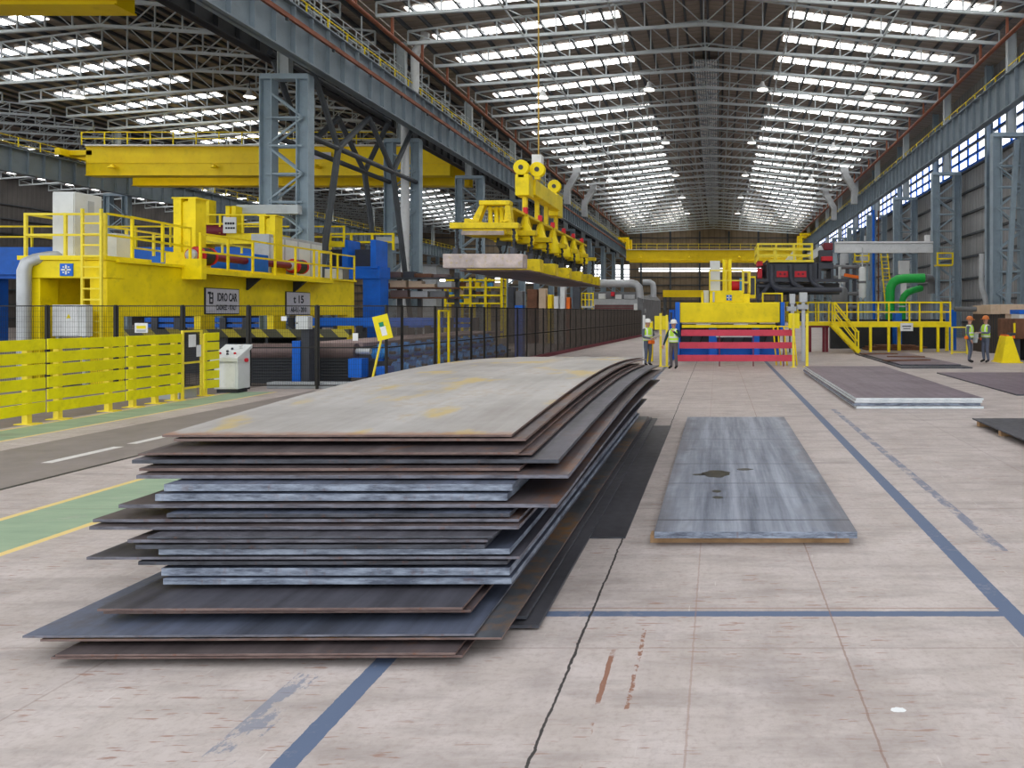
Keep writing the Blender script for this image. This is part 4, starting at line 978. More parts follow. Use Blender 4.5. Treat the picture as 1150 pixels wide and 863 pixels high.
M['rope'] = paint('ochre_rope', (.55,.36,.08), .6)
# hook block with rope wheels
hb = MB().box(-7.5, -6.98, 28.0, 28.7, 6.38, 7.18).box(-7.35, -6.9, 28.7, 33.2, 6.5, 7.1).box(-7.55, -7.0, 33.2, 34.2, 6.3, 7.25).build('hook_block', 'yellow', mg, bevel=.03)
for x, y, z in ((-7.28,28.1,7.42), (-6.78,28.5,7.42), (-7.22,33.5,7.62)):
    MB().lathe([(.08,-.12), (.27,-.12), (.29,-.09), (.25,-.03), (.25,.03), (.29,.09), (.27,.12), (.08,.12)], (x,y,z), 20, 0, 'Y').build('rope_wheel', 'yellow', hb, True)
    MB().lathe([(.09,-.15), (.09,.15)], (x,y,z), 12, 0, 'Y').build('wheel_hub', 'dark_grey', hb)
    MB().box(x-.1, x+.1, y-.1, y+.1, 7.05, z).build('wheel_bracket', 'yellow', hb)
MB().box(-6.98, -6.62, 28.4, 28.8, 7.6, 7.98).build('cable_box', 'white', hb)
for y in (28.3, 30.2, 31.8, 33.7): MB().bar((-7.2,y,5.4), (-7.2,y,6.6), .16, .2).build('suspension_link', 'magnet_yellow', hb)
rope = tag(MB().tube([(-7.1,30,7.05), (-7.1,30,19.2)], .032, 8).build('crane_rope', 'rope', smooth=True), 'thin yellowish rope rising from the magnet lifting beam to the roof', 'rope')
plate('long dark steel plate hanging in the air under the magnets', -8.15, -5.98, 23.9, 38.4, 3.345, .05, (M['mill_b'], M['edge_rust']), name='hanging_steel_plate')

# ------------------------------------------------------------------ yellow machine behind the red barrier
def S(Y): return Y / F
br = thing('guard_barrier', 'three-board pinkish red barrier on thin posts before the yellow machine', 'barrier', (.65, 28.7, 0))
for a, b, x0, x1 in ((370.5, 377.5, 765, 893), (384.5, 391.5, 763, 893), (398.8, 406, 757.5, 893)): MB().box(XX(x0,28.7), XX(x1,28.7), 28.68, 28.73, ZZ(b,28.7), ZZ(a,28.7)).build('board', 'barrier_red', br, bevel=.006)
for px in (808, 846, 880): MB().box(XX(px,28.75)-.02, XX(px,28.75)+.02, 28.74, 28.78, 0, ZZ(370,28.75)).build('post', 'maroon', br)
pm = thing('plate_machine', 'yellow and blue machine topped by white cabinet and yellow post behind red barrier', 'machine', (.5, 32, 0))
Y = 32.0
MB().box(XX(763,Y), XX(876,Y), Y, Y+.7, ZZ(362.5,Y), ZZ(340,Y)).build('front_beam', 'yellow', pm, bevel=.03)
MB().box(XX(766,Y), XX(871,Y), Y-.12, Y+.5, ZZ(368.3,Y), ZZ(365,Y)).build('lower_bar', 'yellow', pm)
for px in (790, 832): MB().prism([(XX(px-8,Y),ZZ(364,Y)), (XX(px+8,Y),ZZ(364,Y)), (XX(px+8,Y),ZZ(365.5,Y)), (XX(px-8,Y),ZZ(365.5,Y))], Y-.05, Y+.3, 'Y').build('clamp', 'galv', pm)
for a, b in ((758.5, 763.5), (876.5, 881)): MB().box(XX(a,Y), XX(b,Y), Y-.1, Y+1.6, 0 if a < 800 else 1.2, ZZ(339.5,Y)).build('side_frame', 'blue', pm)
MB().box(XX(751.5,33), XX(757.5,33), 33, 33.8, 0, ZZ(348,33)).build('side_cabinet', 'blue', pm); MB().box(XX(752.5,32.9), XX(754.5,32.9), 32.97, 33, ZZ(364,33), ZZ(351,33)).build('panel_slot', 'dark_grey', pm)
for a, b in ((796, 805), (845, 853)): MB().box(XX(a,Y+.2), XX(b,Y+.2), Y+.2, Y+.8, 0, ZZ(366,Y)).build('column', 'blue', pm); MB().box(XX(a-4,Y), XX(b+4,Y), Y-.1, Y+.9, 0, .12).build('foot', 'blue', pm)
MB().box(XX(764,Y+1), XX(876,Y+1), Y+1.0, Y+5.5, .0, .72).build('bed', 'blue', pm); MB().box(XX(764,Y+1), XX(876,Y+1), Y+.95, Y+1.0, .72, 1.55).build('dark_panel', 'dark_grey', pm)
m = MB()
for k in range(9): m.bar((XX(772+12*k,Y+.6), Y+.7, .5), (XX(780+12*k,Y+.6), Y+.8, 1.4), .05)
m.build('hose', 'black_steel', pm)
MB().box(XX(804,Y), XX(845,Y), Y+.0, Y+.08, ZZ(379,Y), ZZ(377.6,Y)).build('guide_rail', 'galv', pm)
Y = 32.3; z0 = ZZ(340,32)
MB().box(XX(797,Y), XX(835,Y), Y, Y+1.8, z0, ZZ(326.5,Y)).build('top_housing', 'yellow', pm, bevel=.02); MB().box(XX(835,Y), XX(842,Y), Y, Y+1.5, z0, ZZ(330,Y)).build('top_housing_step', 'yellow', pm)
bb2 = MB().box(XX(815.8,Y), XX(821.8,Y), Y-.03, Y, ZZ(337.5,Y), ZZ(331.5,Y)).build('badge', 'blue', pm)
cx_, cz_ = XX(818.8,Y), ZZ(334.5,Y); m = MB(); m.box(cx_-.02, cx_+.02, Y-.04, Y-.03, cz_-.1, cz_+.1).box(cx_-.1, cx_+.1, Y-.04, Y-.03, cz_-.02, cz_+.02).build('badge_mark', 'white', bb2)
MB().box(XX(800.5,Y), XX(802.5,Y), Y-.06, Y, ZZ(339.5,Y), ZZ(328,Y)).build('pipe_cover', 'galv', pm)
MB().box(XX(797.3,Y+.3), XX(808.8,Y+.3), Y+.3, Y+1.3, ZZ(327,Y), ZZ(292.5,Y)).build('electric_cabinet', 'white_cab', pm, bevel=.02)
MB().box(XX(790,Y+.5), XX(796,Y+.5), Y+.5, Y+1.2, z0, ZZ(326,Y)).build('side_box', 'white_cab', pm); MB().box(XX(787.5,Y+.5), XX(790.5,Y+.5), Y+.5, Y+1.2, z0, ZZ(328,Y)).build('side_box', 'yellow', pm)
for a, b in ((811.5, 814.6), (818, 821.6)): MB().box(XX(a,Y+.4), XX(b,Y+.4), Y+.4, Y+1.1, ZZ(327,Y), ZZ(290.5,Y)).build('lift_post', 'yellow', pm)
MB().box(XX(814.6,Y+.5), XX(818,Y+.5), Y+.6, Y+1.0, ZZ(327,Y), ZZ(292,Y)).build('lift_post_core', 'yellow', pm)
r = MB(); ra = ZZ(326.5,Y)
railing(r, [(XX(797,Y),Y+.06,ra), (XX(834,Y),Y+.06,ra)], .86, .025, .8); railing(r, [(XX(835,Y),Y+.1,ZZ(329,Y)), (XX(842,Y),Y+.1,ZZ(329,Y)), (XX(842,Y),Y+1.5,ZZ(329,Y))], .9, .035, .6); r.build('railing', 'pale_yellow', pm)
MB().box(XX(842,Y), XX(849,Y), Y+.3, Y+1.0, ZZ(335,Y), ZZ(310,Y)).box(XX(843,Y), XX(848,Y), Y+.28, Y+.3, ZZ(331,Y), ZZ(312,Y), 1).build('side_guard', ['yellow', 'dark_grey'], pm)
MB().lathe([(.0,-.3), (.22,-.3), (.22,.3), (.0,.3)], (XX(827,Y), Y+.8, ZZ(320,Y)), 14, 0, 'X').build('hose_drum', 'red', pm, True); MB().box(XX(831,Y), XX(834,Y), Y+.5, Y+.8, ra, ZZ(312,Y)).build('motor', 'motor_blue', pm)
MB().box(XX(856,33), XX(878,33), 33.2, 34, 2.44, 2.5).build('rear_deck', 'yellow', pm)
r = MB(); railing(r, [(XX(857,33),33.3,2.5), (XX(879,33),33.3,2.5)], .38, .03, .9, ()); r.build('rear_rail', 'yellow', pm)
# light-curtain posts either side
def sensor_post(px_a, px_b, yt, yb, poles, Y, label):
    g = thing('sensor_post', label, 'safety post', (XX((px_a+px_b)/2,Y), Y, 0))
    MB().box(XX(px_a,Y), XX(px_b,Y), Y, Y+.12, ZZ(yb,Y), ZZ(yt,Y)).build('box', 'sign_yellow', g, bevel=.01)
    for p, yt2 in poles:
        MB().box(XX(p,Y)-.045, XX(p,Y)+.045, Y-.06, Y-.005, 0, ZZ(yt2,Y)).build('pole', 'pale_yellow', g); MB().box(XX(p,Y)-.12, XX(p,Y)+.12, Y-.12, Y+.06, 0, .02).build('foot_plate', 'pale_yellow', g)
    return g
sensor_post(735, 748, 355, 370.5, ((742, 352), (749, 354)), 28.6, 'yellow safety box on two poles between the two white-helmeted workers')
sensor_post(885.5, 898, 352, 369, ((891, 352),), 28.3, 'yellow safety box on a pole at the cladding-side end of the red barrier')
tag(MB().box(XX(906.5,28.4)-.05, XX(906.5,28.4)+.05, 28.4, 28.5, 0, ZZ(352,28.4)).box(XX(906.5,28.4)-.14, XX(906.5,28.4)+.14, 28.3, 28.6, 0, .02).build('sensor_pole', 'pale_yellow'), 'plain pale yellow pole standing between the red barrier and the stairs', 'safety post')
vb = thing('mesh_guard', 'slanted yellow bars guarding the end of the red barrier', 'guard', (XX(880,29.5), 29.5, 0))
for px in (872, 877, 884, 895): MB().bar((XX(px,29.3),29.3,0), (XX(px-3,29.3),29.6,1.5), .045).build('bar', 'yellow', vb)
MB().bar((XX(869,29.6),29.6,1.5), (XX(893,29.6),29.6,1.5), .05).build('top_bar', 'yellow', vb)

# ------------------------------------------------------------------ dark shear housing with red panels
Y = 38.0
dm = thing('dark_machine', 'big dark grey machine with red panels and black pipes under a yellow railing', 'machine', (4.3, 39, 0))
def bx(a, b, t, bt, y0, y1, nm, mt, bev=0.0): return MB().box(XX(a,Y), XX(b,Y), y0, y1, ZZ(bt,Y), ZZ(t,Y)).build(nm, mt, dm, bevel=bev)
bx(861, 919, 294.5, 316, Y+.2, Y+3, 'hull', 'dark_grey', .08)
MB().tube([(XX(857,Y),Y+1.4,ZZ(303,Y)), (XX(864,Y),Y+1.4,ZZ(303,Y))], [.3,.62], 18).build('end_bell', 'dark_grey', dm, True)
for a in (872.5, 893): 
    q = bx(a, a+13, 304.5, 311.2, Y+.15, Y+.2, 'red_panel', 'red')
    for px in (a+4, a+9): MB().lathe([(.06,0), (.06,.04)], (XX(px,Y), Y+.1, ZZ(307.8,Y)), 10, 0, 'Y').build('bolt_boss', 'maroon', q)
bx(851, 857, 293, 298, Y+.3, Y+1.6, 'red_guard', 'red'); bx(852, 856.5, 301, 312, Y+.4, Y+1.4, 'red_guard', 'red')
def pp(*q): return [(XX(a,Y), Y+d, ZZ(b,Y)) for a, b, d in q]
MB().tube(pp((866.5,298,.0), (866.8,316,-.05), (868,320,-.05), (871,323.5,-.05), (876,325.2,-.05), (890,325.5,-.05), (945,325.8,-.05)), .13, 12).build('bent_pipe', 'dark_grey', dm, True)
for a in (888, 910.5): MB().tube(pp((a,297,.05), (a+.3,313,.05), (a+3,318,.05), (a+9,322,.05), (a+14,324,.05)), .12, 12).build('bent_pipe', 'dark_grey', dm, True)
bx(919.5, 937, 295, 302, Y+.2, Y+2, 'side_unit', 'dark_grey', .04); bx(919.5, 923, 302, 315, Y+.2, Y+2, 'side_frame', 'dark_grey'); bx(934, 937, 302, 315, Y+.2, Y+2, 'side_frame', 'dark_grey')
bx(923.5, 935.5, 287.8, 293, Y+.1, Y+1.2, 'red_block', 'red', .03); bx(921, 937, 280, 295, Y+.5, Y+1.8, 'upper_unit', 'dark_grey', .05); bx(927, 937.3, 271.5, 280, Y+.5, Y+1.8, 'upper_cap', 'maroon', .05)
bx(848, 953, 313.3, 316.5, Y+.1, Y+.5, 'frame_beam', 'dark_grey'); bx(851, 888, 320, 322, Y+.2, Y+.5, 'frame_beam', 'dark_grey'); bx(848, 950, 316.5, 330, Y+2.0, Y+2.3, 'back_panel', 'black_steel')
for px in (852, 873, 889): bx(px-1.5, px+1.5, 313, 397, Y+.4, Y+.7, 'leg', 'dark_grey')
MB().bar((XX(851,Y),Y+.2,ZZ(336,Y)), (XX(866,Y),Y+.2,ZZ(318,Y)), .16).build('strut', 'dark_grey', dm)
bx(864, 914, 292, 294.6, Y+.0, Y+3, 'deck', 'pale_yellow')
r = MB(); zt = ZZ(293,Y); railing(r, [(XX(851.5,Y),Y+.05,zt), (XX(912,Y),Y+.05,zt)], .84, .045, .78, (.37,.74)); railing(r, [(XX(851.5,Y),Y+2.8,zt), (XX(919,Y),Y+2.8,zt)], .84, .045, 1.2, (.55,)); railing(r, [(XX(851.5,Y),Y+.2,zt), (XX(851.5,Y),Y+2.6,zt)], .84, .045, 1.2); r.build('railing', 'pale_yellow', dm)
MB().prism([(XX(884,Y),ZZ(291,Y)), (XX(897,Y),ZZ(291,Y)), (XX(894,Y),ZZ(279.5,Y))], Y+1, Y+2, 'Y').build('hopper', 'white_cab', dm)
MB().bar((XX(911,Y),Y+1,ZZ(287,Y)), (XX(927,Y),Y+1,ZZ(278.5,Y)), .5, .4).build('chute', 'galv', dm)
for a, b, t, bt, lab, yy in ((887, 893.3, 330, 341.5, 'slim pale grey cabinet beside the red barrier, under the dark machine', 31.5), (898, 906.8, 328.6, 339.5, 'wider pale grey motor cabinet on a post beside the slim one', 31.5)):
    g = thing('field_cabinet', lab, 'cabinet', (XX((a+b)/2,yy), yy, 0)); MB().box(XX(a,yy), XX(b,yy), yy, yy+.3, ZZ(bt,yy), ZZ(t,yy)).build('cabinet', 'galv', g, bevel=.015)
    MB().box(XX((a+b)/2,yy)-.07, XX((a+b)/2,yy)+.07, yy+.05, yy+.2, 0, ZZ(bt,yy)).build('post', 'galv', g); MB().box(XX(a-3,yy), XX(b+1,yy), yy-.05, yy+.3, ZZ(bt+8,yy), ZZ(bt+3,yy)).build('bracket', 'grey_cab', g)

# ------------------------------------------------------------------ yellow access platform with stairs
Y = 39.0
ap = thing('access_platform', 'yellow raised platform with handrails, posts and a short flight of stairs', 'platform', (8.3, Y, 0))
zd = ZZ(361.5,Y)
MB().box(XX(935,Y), XX(1068.5,Y), Y, Y+1.6, zd-.28, zd).build('deck', 'yellow', ap); MB().box(XX(898,Y), XX(935,Y), Y, Y+1.6, zd-.2, zd).build('deck', 'yellow', ap)
for px in (978, 998.5, 1035, 1054): MB().box(XX(px,Y)-.065, XX(px,Y)+.065, Y+.05, Y+.18, 0, zd-.28).build('post', 'yellow', ap)
for px in (1010, 1064): MB().box(XX(px,Y+1.4)-.08, XX(px,Y+1.4)+.08, Y+1.4, Y+1.55, 0, zd-.28).build('post', 'yellow', ap)
for px in (910, 925.5, 929): MB().box(XX(px,Y)-.07, XX(px,Y)+.07, Y+.1, Y+.2, 0, zd-.2).build('support_leg', 'maroon', ap)
MB().box(XX(900,Y), XX(931,Y), Y+.0, Y+.15, zd-.3, zd-.2).build('support_beam', 'maroon', ap)
r = MB(); railing(r, [(XX(964,Y),Y+.05,zd), (XX(1067.5,Y),Y+.05,zd), (XX(1067.5,Y),Y+1.5,zd)], 1.0, .035, 1.75); r.build('railing', 'yellow', ap)
r = MB(); railing(r, [(XX(884,Y),Y+.05,zd), (XX(931,Y),Y+.05,zd)], 1.0, .035, .5); railing(r, [(XX(884,Y),Y+1.5,zd), (XX(1066,Y),Y+1.5,zd)], 1.0, .035, 1.75); r.build('railing', 'yellow', ap)
xa, xb = XX(932,Y), XX(964.5,38.2)
for yy in (Y-.12, Y-.95):
    MB().bar((xa,yy,zd-.1), (xb,yy,.05), .06, .22).build('stair_stringer', 'yellow', ap)
    m = MB(); m.bar((xa+.1,yy,zd+1.0), (xb-.05,yy,1.05), .07); m.bar((xa+.1,yy,zd+.5), (xb-.05,yy,.55), .06); m.bar((xb-.05,yy,0), (xb-.05,yy,1.12), .08); m.bar((xa+.1,yy,zd-.2), (xa+.1,yy,zd+1.0), .08); m.build('stair_rail', 'yellow', ap)
for k in range(6):
    t = (k+.5)/6; MB().box(xa+(xb-xa)*t-.12, xa+(xb-xa)*t+.12, Y-.92, Y-.15, (zd)*(1-t)-.02, (zd)*(1-t)+.02).build('tread', 'yellow', ap)
sg = MB().box(XX(1011,Y), XX(1025,Y), Y-.06, Y-.02, ZZ(372,Y), ZZ(363,Y)).build('sign_board', 'white', ap)
MB().box(XX(1013,Y), XX(1023,Y), Y-.07, Y-.06, ZZ(367,Y), ZZ(366,Y)).box(XX(1014,Y), XX(1022,Y), Y-.07, Y-.06, ZZ(369.5,Y), ZZ(368.7,Y)).build('lettering', 'text', sg)
tag(MB().box(XX(1067,40.8), XX(1075.5,40.8), 41.0, 41.6, 0, ZZ(348,40.8)).build('blue_cabinet', 'blue', bevel=.02), 'blue cabinet standing at the end of the yellow platform', 'cabinet')
tag(MB().box(XX(1005,42), XX(1013,42), 42.0, 42.6, 0, ZZ(352,42)).build('blue_cabinet', 'blue', bevel=.02), 'blue cabinet behind the middle of the yellow platform', 'cabinet')
tag(MB().box(XX(935,42), XX(1066,42), 42.8, 43.2, 0, ZZ(359,42)).build('dark_backdrop', 'black_steel'), 'long low black backdrop added behind the yellow platform', 'backdrop')  # dark backdrop added to keep the view under platform and stairs black
for k, (a, b, t, z) in enumerate(((972, 1035, .10, .0), (975, 1040, .09, .11), (985, 1028, .07, .21))): tag(MB().box(XX(a,41), XX(b,41), 40.75, 42, z, z+t).build('rusty_slab', 'rust', bevel=.01), 'rusty slab lying under the yellow platform, %s' % ('bottom one', 'middle one', 'top one')[k], 'steel slab')
lf = thing('low_fence', 'low pale yellow framed mesh fence between the platform and the two workers', 'fence', (XX(1078,37), 37, 0))
m = MB()
for px in (1069, 1086): m.bar((XX(px,37),37,0), (XX(px,37),37,1.35), .09)
for z in (.1, 1.32): m.bar((XX(1069,37),37,z), (XX(1086,37),37,z), .06)
m.build('frame', 'pale_yellow', lf)
m = MB()
for k in range(1, 20): x = XX(1069,37) + k*(XX(1086,37)-XX(1069,37))/20; m.bar((x,37,.1), (x,37,1.3), .006)
for k in range(14): m.bar((XX(1069,37),37,.15+.085*k), (XX(1086,37),37,.15+.085*k), .006)
m.build('mesh', 'mesh_black', lf)

# ------------------------------------------------------------------ plant behind the platform
def vessel(a, b, t, bt, Y, label, mt, cone=False):
    r_ = (XX(b,Y)-XX(a,Y))/2; x = (XX(a,Y)+XX(b,Y))/2; z0, z1 = max(0, ZZ(bt,Y)), ZZ(t,Y)
    g = thing('process_vessel', label, 'vessel', (x,Y,0))
    prof = [(r_*.3,z0), (r_*.95,z0+r_*.6), (r_,z0+r_*.8), (r_,z1-r_*.5), (r_*.8,z1-r_*.15), (r_*.3,z1)]
    MB().lathe(prof, (x,Y,0), 20).build('shell', mt, g, True)
    m = MB()
    for k in range(4): q = (x + r_*.75*math.cos(k*1.57+.78), Y + r_*.75*math.sin(k*1.57+.78)); m.bar((*q,0), (*q,z0+r_*.8), .12)
    m.build('leg', 'col', g); MB().tube([(x,Y,z1), (x,Y,z1+1.2)], r_*.18, 10).build('outlet', 'galv', g, True)
    MB().lathe([(r_*1.02,0), (r_*1.04,.03), (r_*1.04,.12), (r_*1.02,.15)], (x,Y,z0+(z1-z0)*.5), 20).build('band', 'machine_grey', g, True)
    return g
vessel(934, 952, 322, 358, 46, 'squat dark grey vessel behind the stair head of the yellow platform', 'machine_grey')
vessel(964.5, 972.5, 300, 337, 47, 'slim white vertical vessel behind the yellow platform', 'white_cab')
vessel(943, 953, 284, 322, 66, 'pale silo just under the long white beam, nearer the dark machine', 'grey_cab')
vessel(966, 977, 280, 318, 68, 'pale silo just under the long white beam, further from the dark machine', 'grey_cab')
def gp(*q): return [tuple(P(a, b, y)) for a, b, y in q]
g1 = thing('green_pipe', 'large bright green bent pipe behind the yellow platform', 'pipe', (XX(1000,44), 44, 0))
MB().tube(gp((999.5,390.6,44), (999.5,330,44), (1000.2,323,44), (1003,317.5,44), (1008,314.2,44), (1015,313,44), (1038,312.6,44)), .27, 16).build('pipe_run', 'green', g1, True)
MB().tube(gp((1038,312.6,44), (1044,312.6,44.4), (1046,314,47), (1046,330,47)), .22, 12).build('pipe_tail', 'machine_grey', g1, True)
MB().lathe([(.36,0), (.36,.08)], P(999.5,352,44), 16).build('flange', 'galv', g1)
g2 = thing('green_pipe', 'smaller green bent pipe beside the large green one', 'pipe', (XX(1014,45), 45, 0))
MB().tube(gp((1013.5,389.7,45), (1013.5,338,45), (1015,333,45), (1019,329,45), (1026,326,45.5), (1034,324,46)), .20, 14).build('pipe_run', 'green', g2, True)
MB().lathe([(.28,0), (.28,.08)], P(1013.5,345,45), 16).build('flange', 'galv', g2)
wb = thing('white_duct', 'long white horizontal duct bridging from the dark machine to a column', 'duct', (XX(993,61), 61.2, 6.9))
MB().box(XX(938,61), XX(1047,61), 60.8, 61.4, ZZ(284,61), ZZ(274,61)).build('duct', 'alu', wb); MB().box(XX(938,61), XX(1047,61), 60.7, 61.45, ZZ(273.6,61), ZZ(271.5,61)).build('top_flange', 'white', wb)
MB().box(XX(936,61), XX(940,61), 60.9, 61.3, 0, ZZ(284,61)).build('support_post', 'col', wb)
pipe('blue_pipe', 'thin bright blue vertical pipe above the long white duct', 'pipe', [(XX(981,70),70,ZZ(236,70)), (XX(981,70),70,ZZ(310,70)), (XX(983,70),70.5,0)], .13, 'blue')
pipe('ochre_pipe', 'thin ochre vertical pipe beside the blue one', 'pipe', [(XX(986.5,70.6),70.6,ZZ(236,70)), (XX(986.5,70.6),70.6,0)], .07, 'rust')
ly = thing('caged_ladder', 'yellow caged ladder climbing beside the green pipes', 'ladder', (XX(997,64), 64, 0))
a, b = Vector((XX(1001,64),64,0)), Vector((XX(993,64),64,ZZ(285,64)))
m = MB()
for dx in (-.28, .28): m.bar(a + Vector((dx,0,0)), b + Vector((dx,0,0)), .09)
for k in range(22): c = a.lerp(b, k/22); m.bar(c + Vector((-.28,0,0)), c + Vector((.28,0,0)), .05)
m.build('ladder', 'yellow', ly)
for k in range(6, 22, 3):
    c = a.lerp(b, k/22); MB().tube([c + Vector((.4*math.cos(t), -.5*math.sin(t), 0)) for t in [math.pi*j/8 for j in range(9)]], .03, 6).build('cage_hoop', 'yellow', ly)
for a_, b_, t_, yy, lab in ((960, 976, 290, 66, 'small yellow landing beside the silos under the white duct'), (1053, 1070, 294, 60.2, 'small yellow landing inside the second cladding-side column')):
    g = thing('landing', lab, 'landing', (XX((a_+b_)/2,yy), yy, 0)); z = ZZ(t_+3,yy)
    MB().box(XX(a_,yy), XX(b_,yy), yy, yy+.9, z-.12, z).build('deck', 'yellow', g); r = MB(); railing(r, [(XX(a_,yy),yy+.04,z), (XX(b_,yy),yy+.04,z)], .9, .05, 1.0); r.build('railing', 'yellow', g)
    for px in (a_+1, b_-1): MB().box(XX(px,yy)-.06, XX(px,yy)+.06, yy+.4, yy+.52, 0, z-.12).build('leg', 'col', g)
tag(MB().box(XX(1010.5,62), XX(1021.5,62), 62, 62.6, ZZ(308,62), ZZ(293,62)).box(XX(1013,62), XX(1019,62), 62.2, 62.5, 0, ZZ(308,62)).build('electric_cabinet', 'white_cab', bevel=.02), 'pale grey electric cabinet on a post above the green pipes', 'cabinet')
ds = thing('dark_plant', 'dark pipework stand between the dark machine and the green pipes', 'machinery', (XX(955,50), 50, 0))
for px in (941, 952, 960): MB().box(XX(px,50)-.1, XX(px,50)+.1, 50, 50.3, 0, ZZ(296,50)).build('stanchion', 'dark_grey', ds)
for t_ in (300, 312, 330, 345): MB().tube([(XX(936,50),49.9,ZZ(t_,50)), (XX(964,50),49.9,ZZ(t_,50))], .13, 10).build('pipe_run', 'machine_grey', ds, True)
MB().bar((XX(948,49.8),49.8,ZZ(309,50)), (XX(965,49.8),49.8,ZZ(312,50)), .2).build('orange_arm', 'orange', ds)
# structures at the cladding side near the two workers
pipe('grey_pipe', 'horizontal brownish-grey pipe behind the two orange-helmeted workers', 'pipe', [tuple(P(1072,347.5,40)), tuple(P(1110,347.5,40))], .13, 'rust' if False else 'machine_grey')
sh = thing('brown_enclosure', 'brown sheeted enclosure with a beige box on top beside the workers', 'enclosure', (15.2, 38, 0))
MB().box(XX(1111.5,38), XX(1129,38), 38, 40.5, 0, ZZ(352.8,38)).build('dark_panel', 'brown_shed', sh); MB().box(XX(1138,38), 18.2, 38.3, 40.5, 0, ZZ(352.8,38)).build('dark_panel', 'brown_shed', sh)
MB().box(XX(1129,38), XX(1138,38), 38, 40.5, 0, ZZ(352.8,38)).build('beige_panel', 'beige', sh); MB().box(XX(1123,37.9), 17.4, 37.8, 40.6, ZZ(352.8,38), ZZ(342,38)).build('beige_box', 'beige', sh, bevel=.02); MB().box(XX(1111.5,38), XX(1123,38), 37.9, 40.5, ZZ(353,38), ZZ(343,38)).build('beige_box', 'beige', sh)
m = MB()
for k in range(6): x = XX(1112.5+2.7*k,37.98); m.box(x, x+.03, 37.96, 38, 0, ZZ(353.5,38))
m.build('seam', 'black_steel', sh)
rk = thing('rust_machine', 'rust-brown machine end with a blue and white top at the photo edge', 'machine', (12.6, 32, 0))
MB().box(XX(1140,32), 13.6, 32, 34, ZZ(381,32), ZZ(358,32)).build('body', 'rust', rk, bevel=.04); MB().box(XX(1146,32), 13.6, 32.1, 33, ZZ(357.9,32), ZZ(353,32)).build('white_top', 'white_cab', rk); MB().box(XX(1145.5,32), 13.6, 32.05, 33.1, ZZ(353,32), ZZ(348,32)).build('blue_top', 'blue', rk)
for px in (1144, 1158): MB().box(XX(px,32)-.15, XX(px,32)+.15, 32.2, 33.6, 0, ZZ(381,32)).build('leg', 'dark_grey', rk)
MB().box(XX(1139,31.9), XX(1140.5,31.9), 31.9, 32, 1.0, 1.6).build('yellow_strip', 'yellow', rk); MB().box(XX(1135,31.9), XX(1140,31.9), 31.85, 32.3, ZZ(380,32), ZZ(374,32)).build('wheel_cover', 'dark_grey', rk); MB().box(XX(1137,31.8), XX(1140,31.8), 31.8, 31.85, ZZ(380,32), ZZ(377,32)).build('orange_tab', 'orange', rk)
yb_ = thing('yellow_buffer', 'yellow tapered buffer block standing on the floor beside the two workers', 'buffer', (11.9, 30.7, 0))
x0, x1 = XX(1125,30.6), XX(1147,30.6)
MB().hexa([(x0,30.6,0), (x1,30.6,0), (x1,31.6,0), (x0,31.6,0), (x0+.24,30.75,1.08), (x1-.3,30.75,1.08), (x1-.3,31.5,1.08), (x0+.24,31.5,1.08)]).build('block', 'yellow', yb_, bevel=.02)
MB().box(x0+.26, x0+.36, 30.76, 31.45, 1.08, 1.14).build('top_lug', 'orange', yb_); MB().box(x0-.05, x1+.05, 30.55, 31.65, 0, .04).build('base_plate', 'yellow', yb_)
pipe('wall_duct', 'slim grey bent duct rising against the cladding wall', 'pipe', [tuple(P(1108,347,46)), tuple(P(1106,333,46)), tuple(P(1103,325,46)), tuple(P(1102,318,46)), tuple(P(1102.5,285,46))], .16, 'grey_cab')
tag(MB().box(XX(1112,45), XX(1115.5,45), 45, 45.2, ZZ(337,45), ZZ(331,45)).build('wall_sign', 'orange'), 'small orange and white sign near the enclosure', 'sign') if False else None
tag(MB().box(XX(1038,61.4), XX(1043,61.4), 61.0, 61.4, ZZ(271.4,61), ZZ(264,61)).build('alarm_box', 'white'), 'small white box standing on the long white duct', 'box')

# ------------------------------------------------------------------ plant behind the mesh fence, under the magnet beam
rk = thing('cantilever_rack', 'dark storage rack of rusty bars beyond the fence corner', 'rack', (-17.5, 44, 0))
for px in (424, 445, 468, 510): MB().box(XX(px,44)-.12, XX(px,44)+.12, 44.38, 44.6, 0, ZZ(306,44)).build('upright', 'brace', rk)
for t_ in (312, 323, 334): MB().box(XX(420,44), XX(515,44), 43.6, 44.4, ZZ(t_+1.6,44), ZZ(t_,44)).build('shelf_beam', 'rust' if t_ > 315 else 'brace', rk)
rr = random.Random(3); n = 0
for t_ in (312, 323, 334):
    px = 421
    while px < 505:
        w_ = rr.uniform(9, 24); h_ = rr.uniform(3.5, 8); mt = rr.choice(['rust', 'machine_grey', 'grey_cab', 'beige', 'dark_grey', 'rust', 'roller'])
        z = ZZ(t_,44); tag(MB().box(XX(px,44), XX(px+w_,44), 43.55 + rr.random()*.2, 44.3, z+.003, z + h_*44/F).build('steel_section', mt, bevel=.02), 'short piece of section steel on the dark rack, %s tier, %s along' % ({312:'upper', 323:'middle', 334:'lower'}[t_], ORD[n % 12]), 'steel section'); n += 1
        px += w_ + rr.uniform(.5, 3)
    n = 0
pipe('green_tarp_roll', 'thin green roll lying on top of the dark rack', 'roll', [(XX(421,43.9),43.9,ZZ(307.5,44)+.18), (XX(447,43.9),43.9,ZZ(306.5,44)+.18)], .09, 'green') if False else None
lampw = thing('work_lamp', 'glaring white work lamp above the dark storage rack', 'lamp', (XX(497,46), 46, 0))
MB().tube([(XX(497,46),46,0), (XX(497,46),46,ZZ(316,46))], .05, 8).build('pole', 'brace', lampw, True); MB().lathe([(.08,-.05), (.16,.0), (.16,.2), (.05,.26)], (XX(497,46),46,ZZ(316,46)), 12).build('head', 'lampglow', lampw, True)
